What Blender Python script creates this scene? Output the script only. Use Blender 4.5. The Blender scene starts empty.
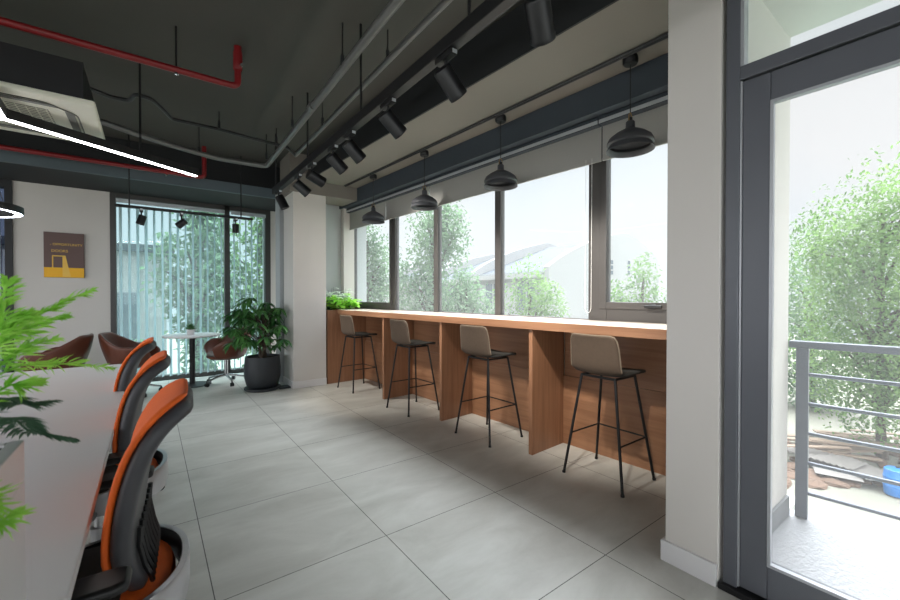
import bpy, bmesh, math, random
from mathutils import Vector, Matrix
random.seed(7)
sc = bpy.context.scene
COL = sc.collection
PI = math.pi
R = math.radians

# ------------------------------------------------------------------ camera model
F_PX = 402.0
CAM_Z = 1.30
YAW = math.atan(300 / 402.0)          # view axis is this far to the right of +Y
PITCH = math.atan(4 / 402.0)
CY, SY = math.cos(YAW), math.sin(YAW)
HZ = 296.0

def pt(px, py, d):
    k = (px - 450) / F_PX
    return Vector(((SY + CY * k) * d, (CY - SY * k) * d, CAM_Z + (HZ - py) * d / F_PX))
def at_z(px, py, z):
    return pt(px, py, F_PX * (CAM_Z - z) / (py - HZ))
def at_y(px, py, Y):
    k = (px - 450) / F_PX
    return pt(px, py, Y / (CY - SY * k))
def at_x(px, py, X):
    k = (px - 450) / F_PX
    return pt(px, py, X / (SY + CY * k))
TH = R(3.5)                            # the bar front and its windows are turned this much
CT, ST = math.cos(TH), math.sin(TH)
def at_t(px, py, t):
    k = (px - 450) / F_PX
    return pt(px, py, t / (CT * (SY + CY * k) + ST * (CY - SY * k)))
def fac(s, t, z=0.0):                  # facade coordinates -> world
    return Vector((CT * t - ST * s, ST * t + CT * s, z))
def s_of(px, t):
    p = at_t(px, 300, t)
    return -ST * p.x + CT * p.y

# ------------------------------------------------------------------ materials
def new_mat(name):
    m = bpy.data.materials.new(name); m.use_nodes = True
    nt = m.node_tree; nt.nodes.clear()
    return m, nt, nt.nodes.new('ShaderNodeOutputMaterial')
def lin(c):
    return tuple((v / 12.92 if v <= .04045 else ((v + .055) / 1.055) ** 2.4) for v in c)
def rgb(r, g, b):
    return lin((r / 255, g / 255, b / 255))
def pbr(name, col, rough=.5, metal=0., var=.12, scale=12., bump=0., bscale=None, spec=.5, stretch=None, coat=0.):
    m, nt, out = new_mat(name)
    b = nt.nodes.new('ShaderNodeBsdfPrincipled')
    nt.links.new(b.outputs[0], out.inputs[0])
    tc = nt.nodes.new('ShaderNodeTexCoord'); mp = nt.nodes.new('ShaderNodeMapping')
    nt.links.new(tc.outputs['Object'], mp.inputs[0])
    if stretch: mp.inputs['Scale'].default_value = stretch
    nz = nt.nodes.new('ShaderNodeTexNoise'); nz.inputs['Scale'].default_value = scale; nz.inputs['Detail'].default_value = 5
    nt.links.new(mp.outputs[0], nz.inputs['Vector'])
    mx = nt.nodes.new('ShaderNodeMix'); mx.data_type = 'RGBA'
    nt.links.new(nz.outputs['Fac'], mx.inputs[0])
    mx.inputs[6].default_value = (*[min(1, c * (1 - var)) for c in col], 1)
    mx.inputs[7].default_value = (*[min(1, c * (1 + var)) for c in col], 1)
    nt.links.new(mx.outputs[2], b.inputs['Base Color'])
    b.inputs['Roughness'].default_value = rough; b.inputs['Metallic'].default_value = metal
    b.inputs['Specular IOR Level'].default_value = spec
    if coat: b.inputs['Coat Weight'].default_value = coat
    if bump:
        bn = nt.nodes.new('ShaderNodeBump'); bn.inputs['Strength'].default_value = bump; bn.inputs['Distance'].default_value = .01
        n2 = nt.nodes.new('ShaderNodeTexNoise'); n2.inputs['Scale'].default_value = bscale or scale * 8; n2.inputs['Detail'].default_value = 3
        nt.links.new(mp.outputs[0], n2.inputs['Vector'])
        nt.links.new(n2.outputs['Fac'], bn.inputs['Height']); nt.links.new(bn.outputs[0], b.inputs['Normal'])
    return m
def wood(name, ca, cb, axis, rough=.42):
    m, nt, out = new_mat(name)
    b = nt.nodes.new('ShaderNodeBsdfPrincipled'); nt.links.new(b.outputs[0], out.inputs[0])
    tc = nt.nodes.new('ShaderNodeTexCoord'); mp = nt.nodes.new('ShaderNodeMapping')
    nt.links.new(tc.outputs['Object'], mp.inputs[0])
    s = [14., 14., 14.]; s[axis] = .7
    mp.inputs['Scale'].default_value = s
    n1 = nt.nodes.new('ShaderNodeTexNoise'); n1.inputs['Scale'].default_value = 1.6; n1.inputs['Detail'].default_value = 8; n1.inputs['Roughness'].default_value = .65; n1.inputs['Distortion'].default_value = .6
    nt.links.new(mp.outputs[0], n1.inputs['Vector'])
    cr = nt.nodes.new('ShaderNodeValToRGB')
    cr.color_ramp.elements[0].position = .3; cr.color_ramp.elements[0].color = (*ca, 1)
    cr.color_ramp.elements[1].position = .72; cr.color_ramp.elements[1].color = (*cb, 1)
    nt.links.new(n1.outputs['Fac'], cr.inputs[0]); nt.links.new(cr.outputs[0], b.inputs['Base Color'])
    b.inputs['Roughness'].default_value = rough
    bn = nt.nodes.new('ShaderNodeBump'); bn.inputs['Strength'].default_value = .12; bn.inputs['Distance'].default_value = .004
    nt.links.new(n1.outputs['Fac'], bn.inputs['Height']); nt.links.new(bn.outputs[0], b.inputs['Normal'])
    return m
def emit(name, col, strength):
    m, nt, out = new_mat(name)
    e = nt.nodes.new('ShaderNodeEmission'); e.inputs[0].default_value = (*col, 1); e.inputs[1].default_value = strength
    nt.links.new(e.outputs[0], out.inputs[0]); return m
def leaf_mat(name, ca, cb, scale=3., trans=.45, rough=.5):
    m, nt, out = new_mat(name)
    tc = nt.nodes.new('ShaderNodeTexCoord')
    nz = nt.nodes.new('ShaderNodeTexNoise'); nz.inputs['Scale'].default_value = scale; nz.inputs['Detail'].default_value = 4
    nt.links.new(tc.outputs['Object'], nz.inputs['Vector'])
    cr = nt.nodes.new('ShaderNodeValToRGB')
    cr.color_ramp.elements[0].position = .35; cr.color_ramp.elements[0].color = (*ca, 1)
    cr.color_ramp.elements[1].position = .65; cr.color_ramp.elements[1].color = (*cb, 1)
    nt.links.new(nz.outputs['Fac'], cr.inputs[0])
    b = nt.nodes.new('ShaderNodeBsdfPrincipled'); b.inputs['Roughness'].default_value = rough
    t = nt.nodes.new('ShaderNodeBsdfTranslucent')
    mx = nt.nodes.new('ShaderNodeMixShader'); mx.inputs[0].default_value = trans
    nt.links.new(cr.outputs[0], b.inputs['Base Color']); nt.links.new(cr.outputs[0], t.inputs[0])
    nt.links.new(b.outputs[0], mx.inputs[1]); nt.links.new(t.outputs[0], mx.inputs[2])
    nt.links.new(mx.outputs[0], out.inputs[0]); return m
def glass(name, tint, haze, gloss=.06, hazecol=(1, 1, 1)):
    """window glass: clear, with a translucent mix standing in for bloom and reflection haze"""
    m, nt, out = new_mat(name)
    tr = nt.nodes.new('ShaderNodeBsdfTransparent'); tr.inputs[0].default_value = (*tint, 1)
    tl = nt.nodes.new('ShaderNodeBsdfTranslucent'); tl.inputs[0].default_value = (*hazecol, 1)
    gl = nt.nodes.new('ShaderNodeBsdfGlossy'); gl.inputs['Roughness'].default_value = .02
    tc = nt.nodes.new('ShaderNodeTexCoord'); nz = nt.nodes.new('ShaderNodeTexNoise'); nz.inputs['Scale'].default_value = 1.3
    nt.links.new(tc.outputs['Object'], nz.inputs['Vector'])
    mr = nt.nodes.new('ShaderNodeMapRange'); mr.inputs['To Min'].default_value = haze * .8; mr.inputs['To Max'].default_value = haze * 1.2
    nt.links.new(nz.outputs['Fac'], mr.inputs['Value'])
    m1 = nt.nodes.new('ShaderNodeMixShader'); m2 = nt.nodes.new('ShaderNodeMixShader'); m2.inputs[0].default_value = gloss
    nt.links.new(mr.outputs[0], m1.inputs[0]); nt.links.new(tr.outputs[0], m1.inputs[1]); nt.links.new(tl.outputs[0], m1.inputs[2])
    nt.links.new(m1.outputs[0], m2.inputs[1]); nt.links.new(gl.outputs[0], m2.inputs[2])
    nt.links.new(m2.outputs[0], out.inputs[0]); return m
def fabric_translucent(name, col, trans):
    m, nt, out = new_mat(name)
    d = nt.nodes.new('ShaderNodeBsdfDiffuse'); t = nt.nodes.new('ShaderNodeBsdfTranslucent'); mx = nt.nodes.new('ShaderNodeMixShader')
    tc = nt.nodes.new('ShaderNodeTexCoord'); nz = nt.nodes.new('ShaderNodeTexNoise'); nz.inputs['Scale'].default_value = 260
    nt.links.new(tc.outputs['Object'], nz.inputs['Vector'])
    c = nt.nodes.new('ShaderNodeMix'); c.data_type = 'RGBA'
    c.inputs[6].default_value = (*[v * .9 for v in col], 1); c.inputs[7].default_value = (*[min(1, v * 1.1) for v in col], 1)
    nt.links.new(nz.outputs['Fac'], c.inputs[0])
    nt.links.new(c.outputs[2], d.inputs[0]); nt.links.new(c.outputs[2], t.inputs[0])
    mx.inputs[0].default_value = trans
    nt.links.new(d.outputs[0], mx.inputs[1]); nt.links.new(t.outputs[0], mx.inputs[2]); nt.links.new(mx.outputs[0], out.inputs[0])
    return m

TILE = .805
def floor_mat():
    m, nt, out = new_mat('grey_stone_tile')
    N = nt.nodes.new; L = nt.links.new
    b = N('ShaderNodeBsdfPrincipled'); L(b.outputs[0], out.inputs[0])
    tc = N('ShaderNodeTexCoord'); mp = N('ShaderNodeMapping')
    mp.inputs['Location'].default_value = (-(1.02 - 2 * TILE), -(1.945 - 3 * TILE), 0)
    L(tc.outputs['Object'], mp.inputs[0])
    br = N('ShaderNodeTexBrick'); br.offset = 0; br.squash = 1
    br.inputs['Scale'].default_value = 1; br.inputs['Brick Width'].default_value = TILE; br.inputs['Row Height'].default_value = TILE
    br.inputs['Mortar Size'].default_value = .0022; br.inputs['Mortar Smooth'].default_value = .1; br.inputs['Bias'].default_value = 0
    br.inputs['Color1'].default_value = (.46, .46, .46, 1); br.inputs['Color2'].default_value = (.54, .54, .54, 1)
    L(mp.outputs[0], br.inputs['Vector'])
    n1 = N('ShaderNodeTexNoise'); n1.inputs['Scale'].default_value = 1.7; n1.inputs['Detail'].default_value = 9; n1.inputs['Roughness'].default_value = .62; n1.inputs['Distortion'].default_value = .5
    mp2 = N('ShaderNodeMapping'); mp2.inputs['Scale'].default_value = (1, 2.2, 1); mp2.inputs['Rotation'].default_value = (0, 0, .5)
    L(tc.outputs['Object'], mp2.inputs[0]); L(mp2.outputs[0], n1.inputs['Vector'])
    cr = N('ShaderNodeValToRGB'); e = cr.color_ramp.elements
    e[0].position = .28; e[0].color = (*rgb(172, 170, 162), 1)
    e[1].position = .74; e[1].color = (*rgb(205, 204, 197), 1)
    L(n1.outputs['Fac'], cr.inputs[0])
    ov = N('ShaderNodeMix'); ov.data_type = 'RGBA'; ov.blend_type = 'OVERLAY'; ov.inputs[0].default_value = .5
    L(cr.outputs[0], ov.inputs[6]); L(br.outputs['Color'], ov.inputs[7])
    gm = N('ShaderNodeMix'); gm.data_type = 'RGBA'; gm.inputs[7].default_value = (*rgb(62, 60, 56), 1)
    L(br.outputs['Fac'], gm.inputs[0]); L(ov.outputs[2], gm.inputs[6]); L(gm.outputs[2], b.inputs['Base Color'])
    rr = N('ShaderNodeMapRange'); rr.inputs['To Min'].default_value = .34; rr.inputs['To Max'].default_value = .5
    L(n1.outputs['Fac'], rr.inputs['Value']); L(rr.outputs[0], b.inputs['Roughness'])
    bn = N('ShaderNodeBump'); bn.inputs['Strength'].default_value = .08; bn.inputs['Distance'].default_value = .004
    n2 = N('ShaderNodeTexNoise'); n2.inputs['Scale'].default_value = 45; n2.inputs['Detail'].default_value = 4
    L(tc.outputs['Object'], n2.inputs['Vector']); L(n2.outputs['Fac'], bn.inputs['Height']); L(bn.outputs[0], b.inputs['Normal'])
    return m

M = {}
M['floor'] = floor_mat()
M['wall'] = pbr('warm_white_wall_paint', rgb(204, 199, 193), .75, var=.03, scale=3, bump=.03, bscale=120)
M['greywall'] = pbr('light_grey_wall_paint', rgb(168, 172, 172), .75, var=.03, scale=3)
M['ceiling'] = pbr('dark_grey_ceiling_paint', rgb(68, 67, 62), .8, var=.16, scale=1.2, bump=.05, bscale=40)
M['soffit'] = pbr('grey_soffit_paint', rgb(120, 114, 106), .8, var=.06, scale=1.5)
M['beam'] = pbr('blue_grey_beam_paint', rgb(58, 66, 74), .7, var=.08, scale=2)
M['beamdark'] = pbr('dark_beam_paint', rgb(20, 22, 24), .75, var=.1, scale=2)
M['beamgrey'] = pbr('slate_beam_paint', rgb(84, 96, 102), .7, var=.08, scale=2)
M['black'] = pbr('black_powder_coat', rgb(13, 13, 15), .5, var=.15, scale=20)
M['blackgloss'] = pbr('black_satin_plastic', rgb(15, 16, 18), .42, var=.1, scale=10)
M['frame'] = pbr('charcoal_window_aluminium', rgb(66, 63, 61), .45, .1, var=.06, scale=6)
M['frameblue'] = pbr('dark_slate_door_aluminium', rgb(92, 94, 100), .42, .2, var=.06, scale=6)
M['seal'] = pbr('pale_grey_gasket', rgb(170, 172, 176), .4, .4, var=.05)
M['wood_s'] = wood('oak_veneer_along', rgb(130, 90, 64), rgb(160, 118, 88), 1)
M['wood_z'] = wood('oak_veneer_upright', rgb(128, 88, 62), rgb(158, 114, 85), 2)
M['wood_top_glare'] = wood('oak_top_glare_whitened', rgb(226, 212, 198), rgb(236, 224, 212), 1, .16)  # window glare on the oak top is put into this near-white colour
M['white'] = pbr('white_laminate', rgb(214, 212, 212), .35, var=.02, scale=4)
M['acwhite'] = pbr('ivory_plastic', rgb(212, 212, 196), .45, var=.03, scale=5)
M['acgrey'] = pbr('shadow_grey_plastic', rgb(92, 92, 86), .5, var=.05, scale=5)
M['red'] = pbr('red_pipe_paint', rgb(122, 20, 24), .4, var=.15, scale=9)
M['steel'] = pbr('galvanised_conduit', rgb(112, 112, 110), .4, .5, var=.15, scale=14)
M['darksteel'] = pbr('dark_painted_conduit', rgb(42, 43, 45), .45, .2, var=.15, scale=14)
M['chrome'] = pbr('brushed_chrome', rgb(190, 190, 192), .22, .95, var=.04, scale=30)
M['silver'] = pbr('silver_plastic', rgb(176, 176, 178), .32, .6, var=.05, scale=20)
M['brass'] = pbr('aged_brass', rgb(150, 120, 70), .35, .8, var=.1, scale=20)
M['orange'] = pbr('orange_fabric', rgb(228, 98, 22), .7, var=.08, scale=60, bump=.15, bscale=500)
M['shellgrey'] = pbr('dark_grey_plastic', rgb(62, 63, 67), .5, var=.08, scale=15)
M['stoolback'] = pbr('taupe_fabric', rgb(82, 67, 54), .8, var=.16, scale=40, bump=.2, bscale=420)
M['stoolseat'] = pbr('charcoal_fabric', rgb(46, 45, 42), .75, var=.15, scale=40, bump=.2, bscale=420)
M['piping'] = pbr('pale_fabric_welt', rgb(140, 124, 106), .6, var=.08, scale=30)
M['leather'] = pbr('brown_leather', rgb(94, 50, 34), .42, var=.2, scale=18, bump=.1, bscale=140)
M['cushiongrey'] = pbr('grey_seat_fabric', rgb(120, 116, 112), .8, var=.1, scale=60)
M['pot'] = pbr('matt_black_ceramic', rgb(34, 38, 42), .55, var=.12, scale=10)
M['soil'] = pbr('dark_soil', rgb(52, 40, 30), .95, var=.4, scale=60, bump=.6, bscale=120)
M['bark'] = pbr('brown_bark', rgb(70, 58, 48), .9, var=.35, scale=30, bump=.5, bscale=90)
M['plantleaf'] = leaf_mat('glossy_dark_leaf', rgb(40, 84, 44), rgb(84, 134, 70), 5, .25, .3)
M['fern'] = leaf_mat('bright_fern_leaf', rgb(140, 208, 66), rgb(188, 238, 110), 20, .5)
M['ferndark'] = leaf_mat('dark_fern_leaf', rgb(66, 98, 76), rgb(92, 128, 100), 20, .35)
M['boxleaf'] = leaf_mat('lime_leaf', rgb(146, 208, 74), rgb(196, 238, 118), 12, .5)
M['paleleaf'] = leaf_mat('variegated_pale_leaf', rgb(206, 224, 204), rgb(248, 250, 244), 25, .5)
M['succulent'] = leaf_mat('succulent_leaf', rgb(50, 90, 52), rgb(84, 124, 74), 20, .2)
M['blind'] = fabric_translucent('grey_roller_fabric', rgb(176, 174, 170), .3)
M['vane'] = fabric_translucent('pale_vane_fabric', rgb(222, 234, 236), .6)
M['alu'] = pbr('white_aluminium', rgb(196, 202, 206), .35, .5, var=.04)
M['glass'] = glass('bloom_whitened_glass', (.97, .98, .98), .042, .006)  # whitening mixed into the pane for the bloom of the view
M['glassdoor'] = glass('clear_door_glass', (.98, .98, .98), .05, .005)
M['glassteal'] = glass('teal_tinted_glass', (.82, .94, .95), .05, .02, hazecol=(.8, .97, 1))
M['glasstransom'] = glass('grey_green_transom_glass', (.93, .95, .95), .06, .02)
M['glassdark'] = glass('smoked_glass', (.30, .34, .42), .01, .03)
M['led'] = emit('white_led_diffuser', (1, .98, .97), 22)
M['ledring'] = emit('cool_led_diffuser', (.82, .88, 1), 12)
M['lens'] = emit('warm_spot_lens', (1, .93, .82), 2.0)
M['posterbrown'] = pbr('poster_brown_print', rgb(100, 78, 74), .6, var=.04)
M['posteryellow'] = pbr('poster_yellow_print', rgb(236, 176, 28), .6, var=.06)
M['posterpale'] = pbr('poster_pale_yellow_print', rgb(232, 188, 84), .6, var=.05)
M['balcony'] = pbr('pale_ribbed_steel_floor', rgb(140, 141, 143), .4, .1, var=.06, scale=30, bump=.5, bscale=55)
M['rail'] = pbr('blue_grey_rail_paint', rgb(92, 97, 106), .4, .3, var=.06)
M['render'] = pbr('white_wall_render', rgb(206, 205, 203), .85, var=.03, scale=1)
M['tilebase'] = pbr('grey_base_tile', rgb(120, 122, 124), .5, var=.08)
M['housewall'] = pbr('pale_grey_house_render', rgb(158, 158, 158), .85, var=.03, scale=1)
M['roof'] = pbr('grey_roof_tile', rgb(66, 73, 80), .8, var=.12, scale=5, bump=.4, bscale=14)
M['housewin'] = pbr('dark_house_window', rgb(92, 100, 108), .2, var=.1)
M['treeleaf'] = leaf_mat('tree_leaf', rgb(78, 112, 58), rgb(132, 164, 98), .9, .5, .65)
M['treeleaf2'] = leaf_mat('grey_green_tree_leaf', rgb(84, 114, 84), rgb(134, 160, 126), .9, .5, .65)
M['ground'] = pbr('pale_dirt_and_grass', rgb(128, 128, 116), .95, var=.35, scale=.35)
M['paving'] = pbr('pale_green_paving', rgb(128, 148, 138), .8, var=.12, scale=.8)
M['plank'] = pbr('weathered_plank', rgb(138, 120, 104), .85, var=.25, scale=3, stretch=(1, 6, 6))
M['rubble'] = pbr('brown_rubble', rgb(104, 84, 70), .95, var=.4, scale=3, bump=.6, bscale=9)
M['sheet'] = pbr('grey_corrugated_sheet', rgb(128, 124, 120), .6, .1, var=.15, scale=3)
M['blue'] = pbr('blue_drum_plastic', rgb(28, 118, 196), .4, var=.06)
M['white_cord'] = pbr('white_bead_chain', rgb(232, 232, 230), .5, var=.02)

# ------------------------------------------------------------------ mesh helpers
class MB:
    def __init__(s): s.bm = bmesh.new()
    def box(s, x0, x1, y0, y1, z0, z1):
        v = [s.bm.verts.new((x, y, z)) for x in (x0, x1) for y in (y0, y1) for z in (z0, z1)]
        for f in ((0, 1, 3, 2), (4, 6, 7, 5), (0, 4, 5, 1), (2, 3, 7, 6), (0, 2, 6, 4), (1, 5, 7, 3)):
            s.bm.faces.new([v[i] for i in f])
        return s
    def tube(s, pts, r, n=10, caps=True):
        pts = [Vector(p) for p in pts]
        rr = r if isinstance(r, (list, tuple)) else [r] * len(pts)
        prev = None; rings = []
        for i, p in enumerate(pts):
            a = pts[max(i - 1, 0)]; b = pts[min(i + 1, len(pts) - 1)]
            if 0 < i < len(pts) - 1:
                d = ((p - a).normalized() + (b - p).normalized())
                if d.length < 1e-6: d = b - a
            else: d = b - a
            d.normalize()
            if prev is None:
                u = d.orthogonal().normalized()
            else:
                u = prev - d * prev.dot(d)
                u = u.normalized() if u.length > 1e-6 else d.orthogonal().normalized()
            prev = u; w = d.cross(u)
            rings.append([s.bm.verts.new(p + (u * math.cos(2 * PI * k / n) + w * math.sin(2 * PI * k / n)) * rr[i]) for k in range(n)])
        for A, B in zip(rings, rings[1:]):
            for k in range(n):
                s.bm.faces.new((A[k], A[(k + 1) % n], B[(k + 1) % n], B[k]))
        if caps:
            s.bm.faces.new(rings[0][::-1]); s.bm.faces.new(rings[-1])
        return s
    def cyl(s, p, q, r, r2=None, n=14): return s.tube([p, q], [r, r if r2 is None else r2], n)
    def lathe(s, prof, n=32, c=(0, 0, 0), a0=0., a1=2 * PI):
        full = abs(a1 - a0 - 2 * PI) < 1e-6
        m = n if full else n + 1
        rings = []
        for (r, z) in prof:
            if r < 1e-5:
                rings.append([s.bm.verts.new((c[0], c[1], c[2] + z))]); continue
            rings.append([s.bm.verts.new((c[0] + r * math.cos(a0 + (a1 - a0) * k / n), c[1] + r * math.sin(a0 + (a1 - a0) * k / n), c[2] + z)) for k in range(m)])
        for A, B in zip(rings, rings[1:]):
            for k in range(n):
                k2 = (k + 1) % m
                if len(A) == 1 and len(B) == 1: continue
                if len(A) == 1: s.bm.faces.new((A[0], B[k2], B[k]))
                elif len(B) == 1: s.bm.faces.new((A[k], A[k2], B[0]))
                else: s.bm.faces.new((A[k], A[k2], B[k2], B[k]))
        return s
    def prism(s, poly, f):
        """poly: list of 2-D points, f(u, v, side) -> 3-D point for side 0 / 1"""
        A = [s.bm.verts.new(f(u, v, 0)) for u, v in poly]; B = [s.bm.verts.new(f(u, v, 1)) for u, v in poly]
        n = len(poly)
        for k in range(n): s.bm.faces.new((A[k], A[(k + 1) % n], B[(k + 1) % n], B[k]))
        s.bm.faces.new(A[::-1]); s.bm.faces.new(B); return s
    def grid(s, rows):
        g = [[s.bm.verts.new(p) for p in row] for row in rows]
        for A, B in zip(g, g[1:]):
            for k in range(len(A) - 1): s.bm.faces.new((A[k], A[k + 1], B[k + 1], B[k]))
        return s
    def leaf(s, base, d, up, length, width, bend=.2):
        """a pointed leaf of six faces folded along its midrib"""
        d = Vector(d).normalized(); up = Vector(up)
        w = d.cross(up)
        w = w.normalized() if w.length > 1e-5 else d.orthogonal().normalized()
        n = w.cross(d); b = Vector(base)
        P = lambda a, c, h: s.bm.verts.new(b + d * (a * length) + w * (c * width) + n * (h * length))
        r0 = P(0, 0, 0); r1 = P(.35, 0, -.02); r2 = P(.7, 0, -bend * .35); r3 = P(1, 0, -bend)
        l1 = P(.35, .5, .04); l2 = P(.7, .38, .03 - bend * .35); q1 = P(.35, -.5, .04); q2 = P(.7, -.38, .03 - bend * .35)
        for f in ((r0, r1, l1), (r0, q1, r1), (r1, r2, l2, l1), (r1, q1, q2, r2), (r2, r3, l2), (r2, q2, r3)): s.bm.faces.new(f)
        return s
    def sphere(s, c, r, sub=2):
        bmesh.ops.create_icosphere(s.bm, subdivisions=sub, radius=1, matrix=Matrix.Translation(c) @ Matrix.Diagonal((*(r if isinstance(r, (tuple, list)) else (r, r, r)), 1)))
        return s
    def build(s, name, mat, parent=None, loc=(0, 0, 0), rz=0., smooth=False, bevel=0., solid=0., sub=0, normals=True):
        if normals: bmesh.ops.recalc_face_normals(s.bm, faces=s.bm.faces)
        me = bpy.data.meshes.new(name); s.bm.to_mesh(me); s.bm.free()
        me.materials.append(mat)
        if smooth:
            me.polygons.foreach_set('use_smooth', [True] * len(me.polygons))
            me.set_sharp_from_angle(angle=R(42))
        o = bpy.data.objects.new(name, me); COL.objects.link(o)
        o.location = loc; o.rotation_euler = (0, 0, rz)
        if parent: o.parent = parent
        if solid:
            q = o.modifiers.new('solid', 'SOLIDIFY'); q.thickness = solid; q.offset = 0
        if bevel:
            q = o.modifiers.new('bevel', 'BEVEL'); q.width = bevel; q.segments = 2; q.limit_method = 'ANGLE'; q.angle_limit = R(40)
        if sub:
            q = o.modifiers.new('sub', 'SUBSURF'); q.levels = sub; q.render_levels = sub
        return o
def box(*a): return MB().box(*a)
def tag(o, label, cat, group=None, kind=None):
    o['label'] = label; o['category'] = cat
    if group: o['group'] = group
    if kind: o['kind'] = kind
    return o
def thing(name, label, cat, loc=(0, 0, 0), rz=0., group=None, kind=None):
    o = bpy.data.objects.new(name, None); COL.objects.link(o)
    o.empty_display_size = .1
    o.location = loc; o.rotation_euler = (0, 0, rz)
    return tag(o, label, cat, group, kind)
def struct(o, label, cat): return tag(o, label, cat, kind='structure')
def dup(root, loc, rz, label, group=None):
    def cp(o, parent):
        c = o.copy(); COL.objects.link(c)
        if parent: c.parent = parent
        for ch in [q for q in bpy.data.objects if q.parent == o and q.name in src]: cp(ch, c)
        return c
    src = set(q.name for q in bpy.data.objects)
    r = cp(root, None)
    r.location = loc; r.rotation_euler = (0, 0, rz); r['label'] = label
    if group: r['group'] = group
    return r

# ------------------------------------------------------------------ room shell
CZ = 3.30
YB = 7.60
XD = 2.05
struct(MB().box(-4.6, XD + .2, -3.6, YB + .2, -.15, 0).box(XD + .2, 3.35, .715, YB + .2, -.15, 0).build('floor', M['floor']), 'grey stone tile floor of the office lounge', 'floor')
struct(box(-4.6, 3.4, -3.6, YB + .2, CZ, CZ + .2).build('ceiling', M['ceiling']), 'dark grey exposed ceiling slab above the pipes', 'ceiling')
# back wall (Y = 7.6)
struct(box(-1.424, -.458, YB, YB + .2, 0, 2.8).build('wall_back', M['wall']), 'white wall carrying the brown poster', 'wall')
struct(box(1.71, 2.7, YB, YB + .2, 0, 2.8).build('wall_corner', M['wall']), 'narrow white wall strip right of the blinds window', 'wall')
struct(box(-4.6, -3.3, YB, YB + .2, 0, 2.8).build('wall_far', M['wall']), 'white wall in the far left corner', 'wall')
struct(box(-4.6, 2.75, 6.62, YB + .2, 2.8, CZ).build('beam_back', M['beamdark'], bevel=.004), 'black bulkhead over the back wall', 'beam')
struct(box(-4.6, 1.6, 6.57, 6.62, 2.80, 2.94).build('trim_back', M['beamgrey']), 'slate grey strip along the lower edge of the back bulkhead', 'trim')
# side and rear walls of the room behind the camera: glazed, so daylight comes in
for i, (a, b) in enumerate(((-3.6, -3.3), (7.3, YB))):
    pass
w = MB()
w.box(-4.8, -4.6, -3.6, YB + .2, 0, .5); w.box(-4.8, -4.6, -3.6, YB + .2, 2.75, CZ)
for y in (-3.6, -1.4, .8, 3.0, 5.2, 7.4): w.box(-4.8, -4.6, y, y + .2, .5, 2.75)
struct(w.build('wall_left', M['wall']), 'white left wall with a row of window openings', 'wall')
w = MB()
w.box(-4.8, XD + .2, -3.8, -3.6, 0, .5); w.box(-4.8, XD + .2, -3.8, -3.6, 2.8, CZ)
for x in (-4.8, -2.6, -.4, 1.85): w.box(x, x + .2, -3.8, -3.6, .5, 2.8)
struct(w.build('wall_rear', M['wall']), 'white rear wall with wide window openings', 'wall')
w = MB()
w.box(XD, XD + .2, -3.6, -.42, 0, CZ); w.box(XD, XD + .2, -.42, .72, 2.98, CZ)
struct(w.build('wall_door', M['wall']), 'white wall around the balcony door', 'wall')
# pillar by the door, column at the far end
struct(box(2.03, 3.06, .715, .945, 0, CZ).build('pillar_near', M['wall'], bevel=.004), 'white pillar between the bar and the balcony door', 'pillar')
b = MB(); b.box(2.012, 2.03, .718, .960, 0, .1); b.box(2.03, 2.58, .945, .960, 0, .1)
struct(b.build('baseboard_near', M['white'], bevel=.003), 'white baseboard at the foot of the near pillar', 'baseboard')
struct(box(1.605, 2.07, 5.81, 6.30, 0, 2.76).build('column_far', M['wall'], bevel=.004), 'white column behind the potted plant', 'column')
b = MB(); b.box(1.59, 2.07, 5.795, 5.81, 0, .1); b.box(1.59, 1.605, 5.81, 6.3, 0, .1)
struct(b.build('baseboard_far', M['white'], bevel=.003), 'white baseboard at the foot of the far column', 'baseboard')
struct(box(1.71, 2.7, YB - .015, YB, 0, .1).build('baseboard_corner', M['white']), 'white baseboard beside the blinds window', 'baseboard')
struct(box(-1.424, -.458, YB - .015, YB, 0, .1).build('baseboard_back', M['white']), 'white baseboard under the poster wall', 'baseboard')
# facade zone: soffit, beams, parapet, end wall -- local axes (t, s, z), turned by TH
SE = 6.26
struct(box(2.18, 3.4, .75, 6.4, 2.95, CZ).build('soffit_bar', M['soffit'], rz=TH), 'grey dropped soffit above the bar counter', 'soffit')
struct(box(2.165, 2.18, .80, 5.9, 2.95, CZ).build('trim_1', M['beamdark'], rz=TH), 'dark upright face of the soffit behind the track spots', 'trim')
struct(box(2.90, 3.4, .765, 6.4, 2.735, 2.952).build('beam_window', M['beam'], rz=TH), 'blue grey beam running above the bar windows', 'beam')
struct(box(1.56, 3.0, 5.80, 6.32, 2.76, CZ).build('beam_cross', M['soffit']), 'grey cross beam over the far column', 'beam')
struct(box(3.12, 3.34, .765, SE + .3, 0, 1.085).build('wall_parapet', M['wall'], rz=TH), 'low parapet wall behind the bar', 'wall')
struct(box(1.95, 3.4, SE, SE + .2, 0, 2.95).build('wall_end', M['greywall'], rz=TH), 'pale grey end wall behind the planter box', 'wall')
struct(box(2.93, 3.12, SE - .1, SE, 0, 2.76).build('pilaster_end', M['wall'], rz=TH), 'narrow white pilaster beside the leftmost bar window', 'pilaster')

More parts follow.
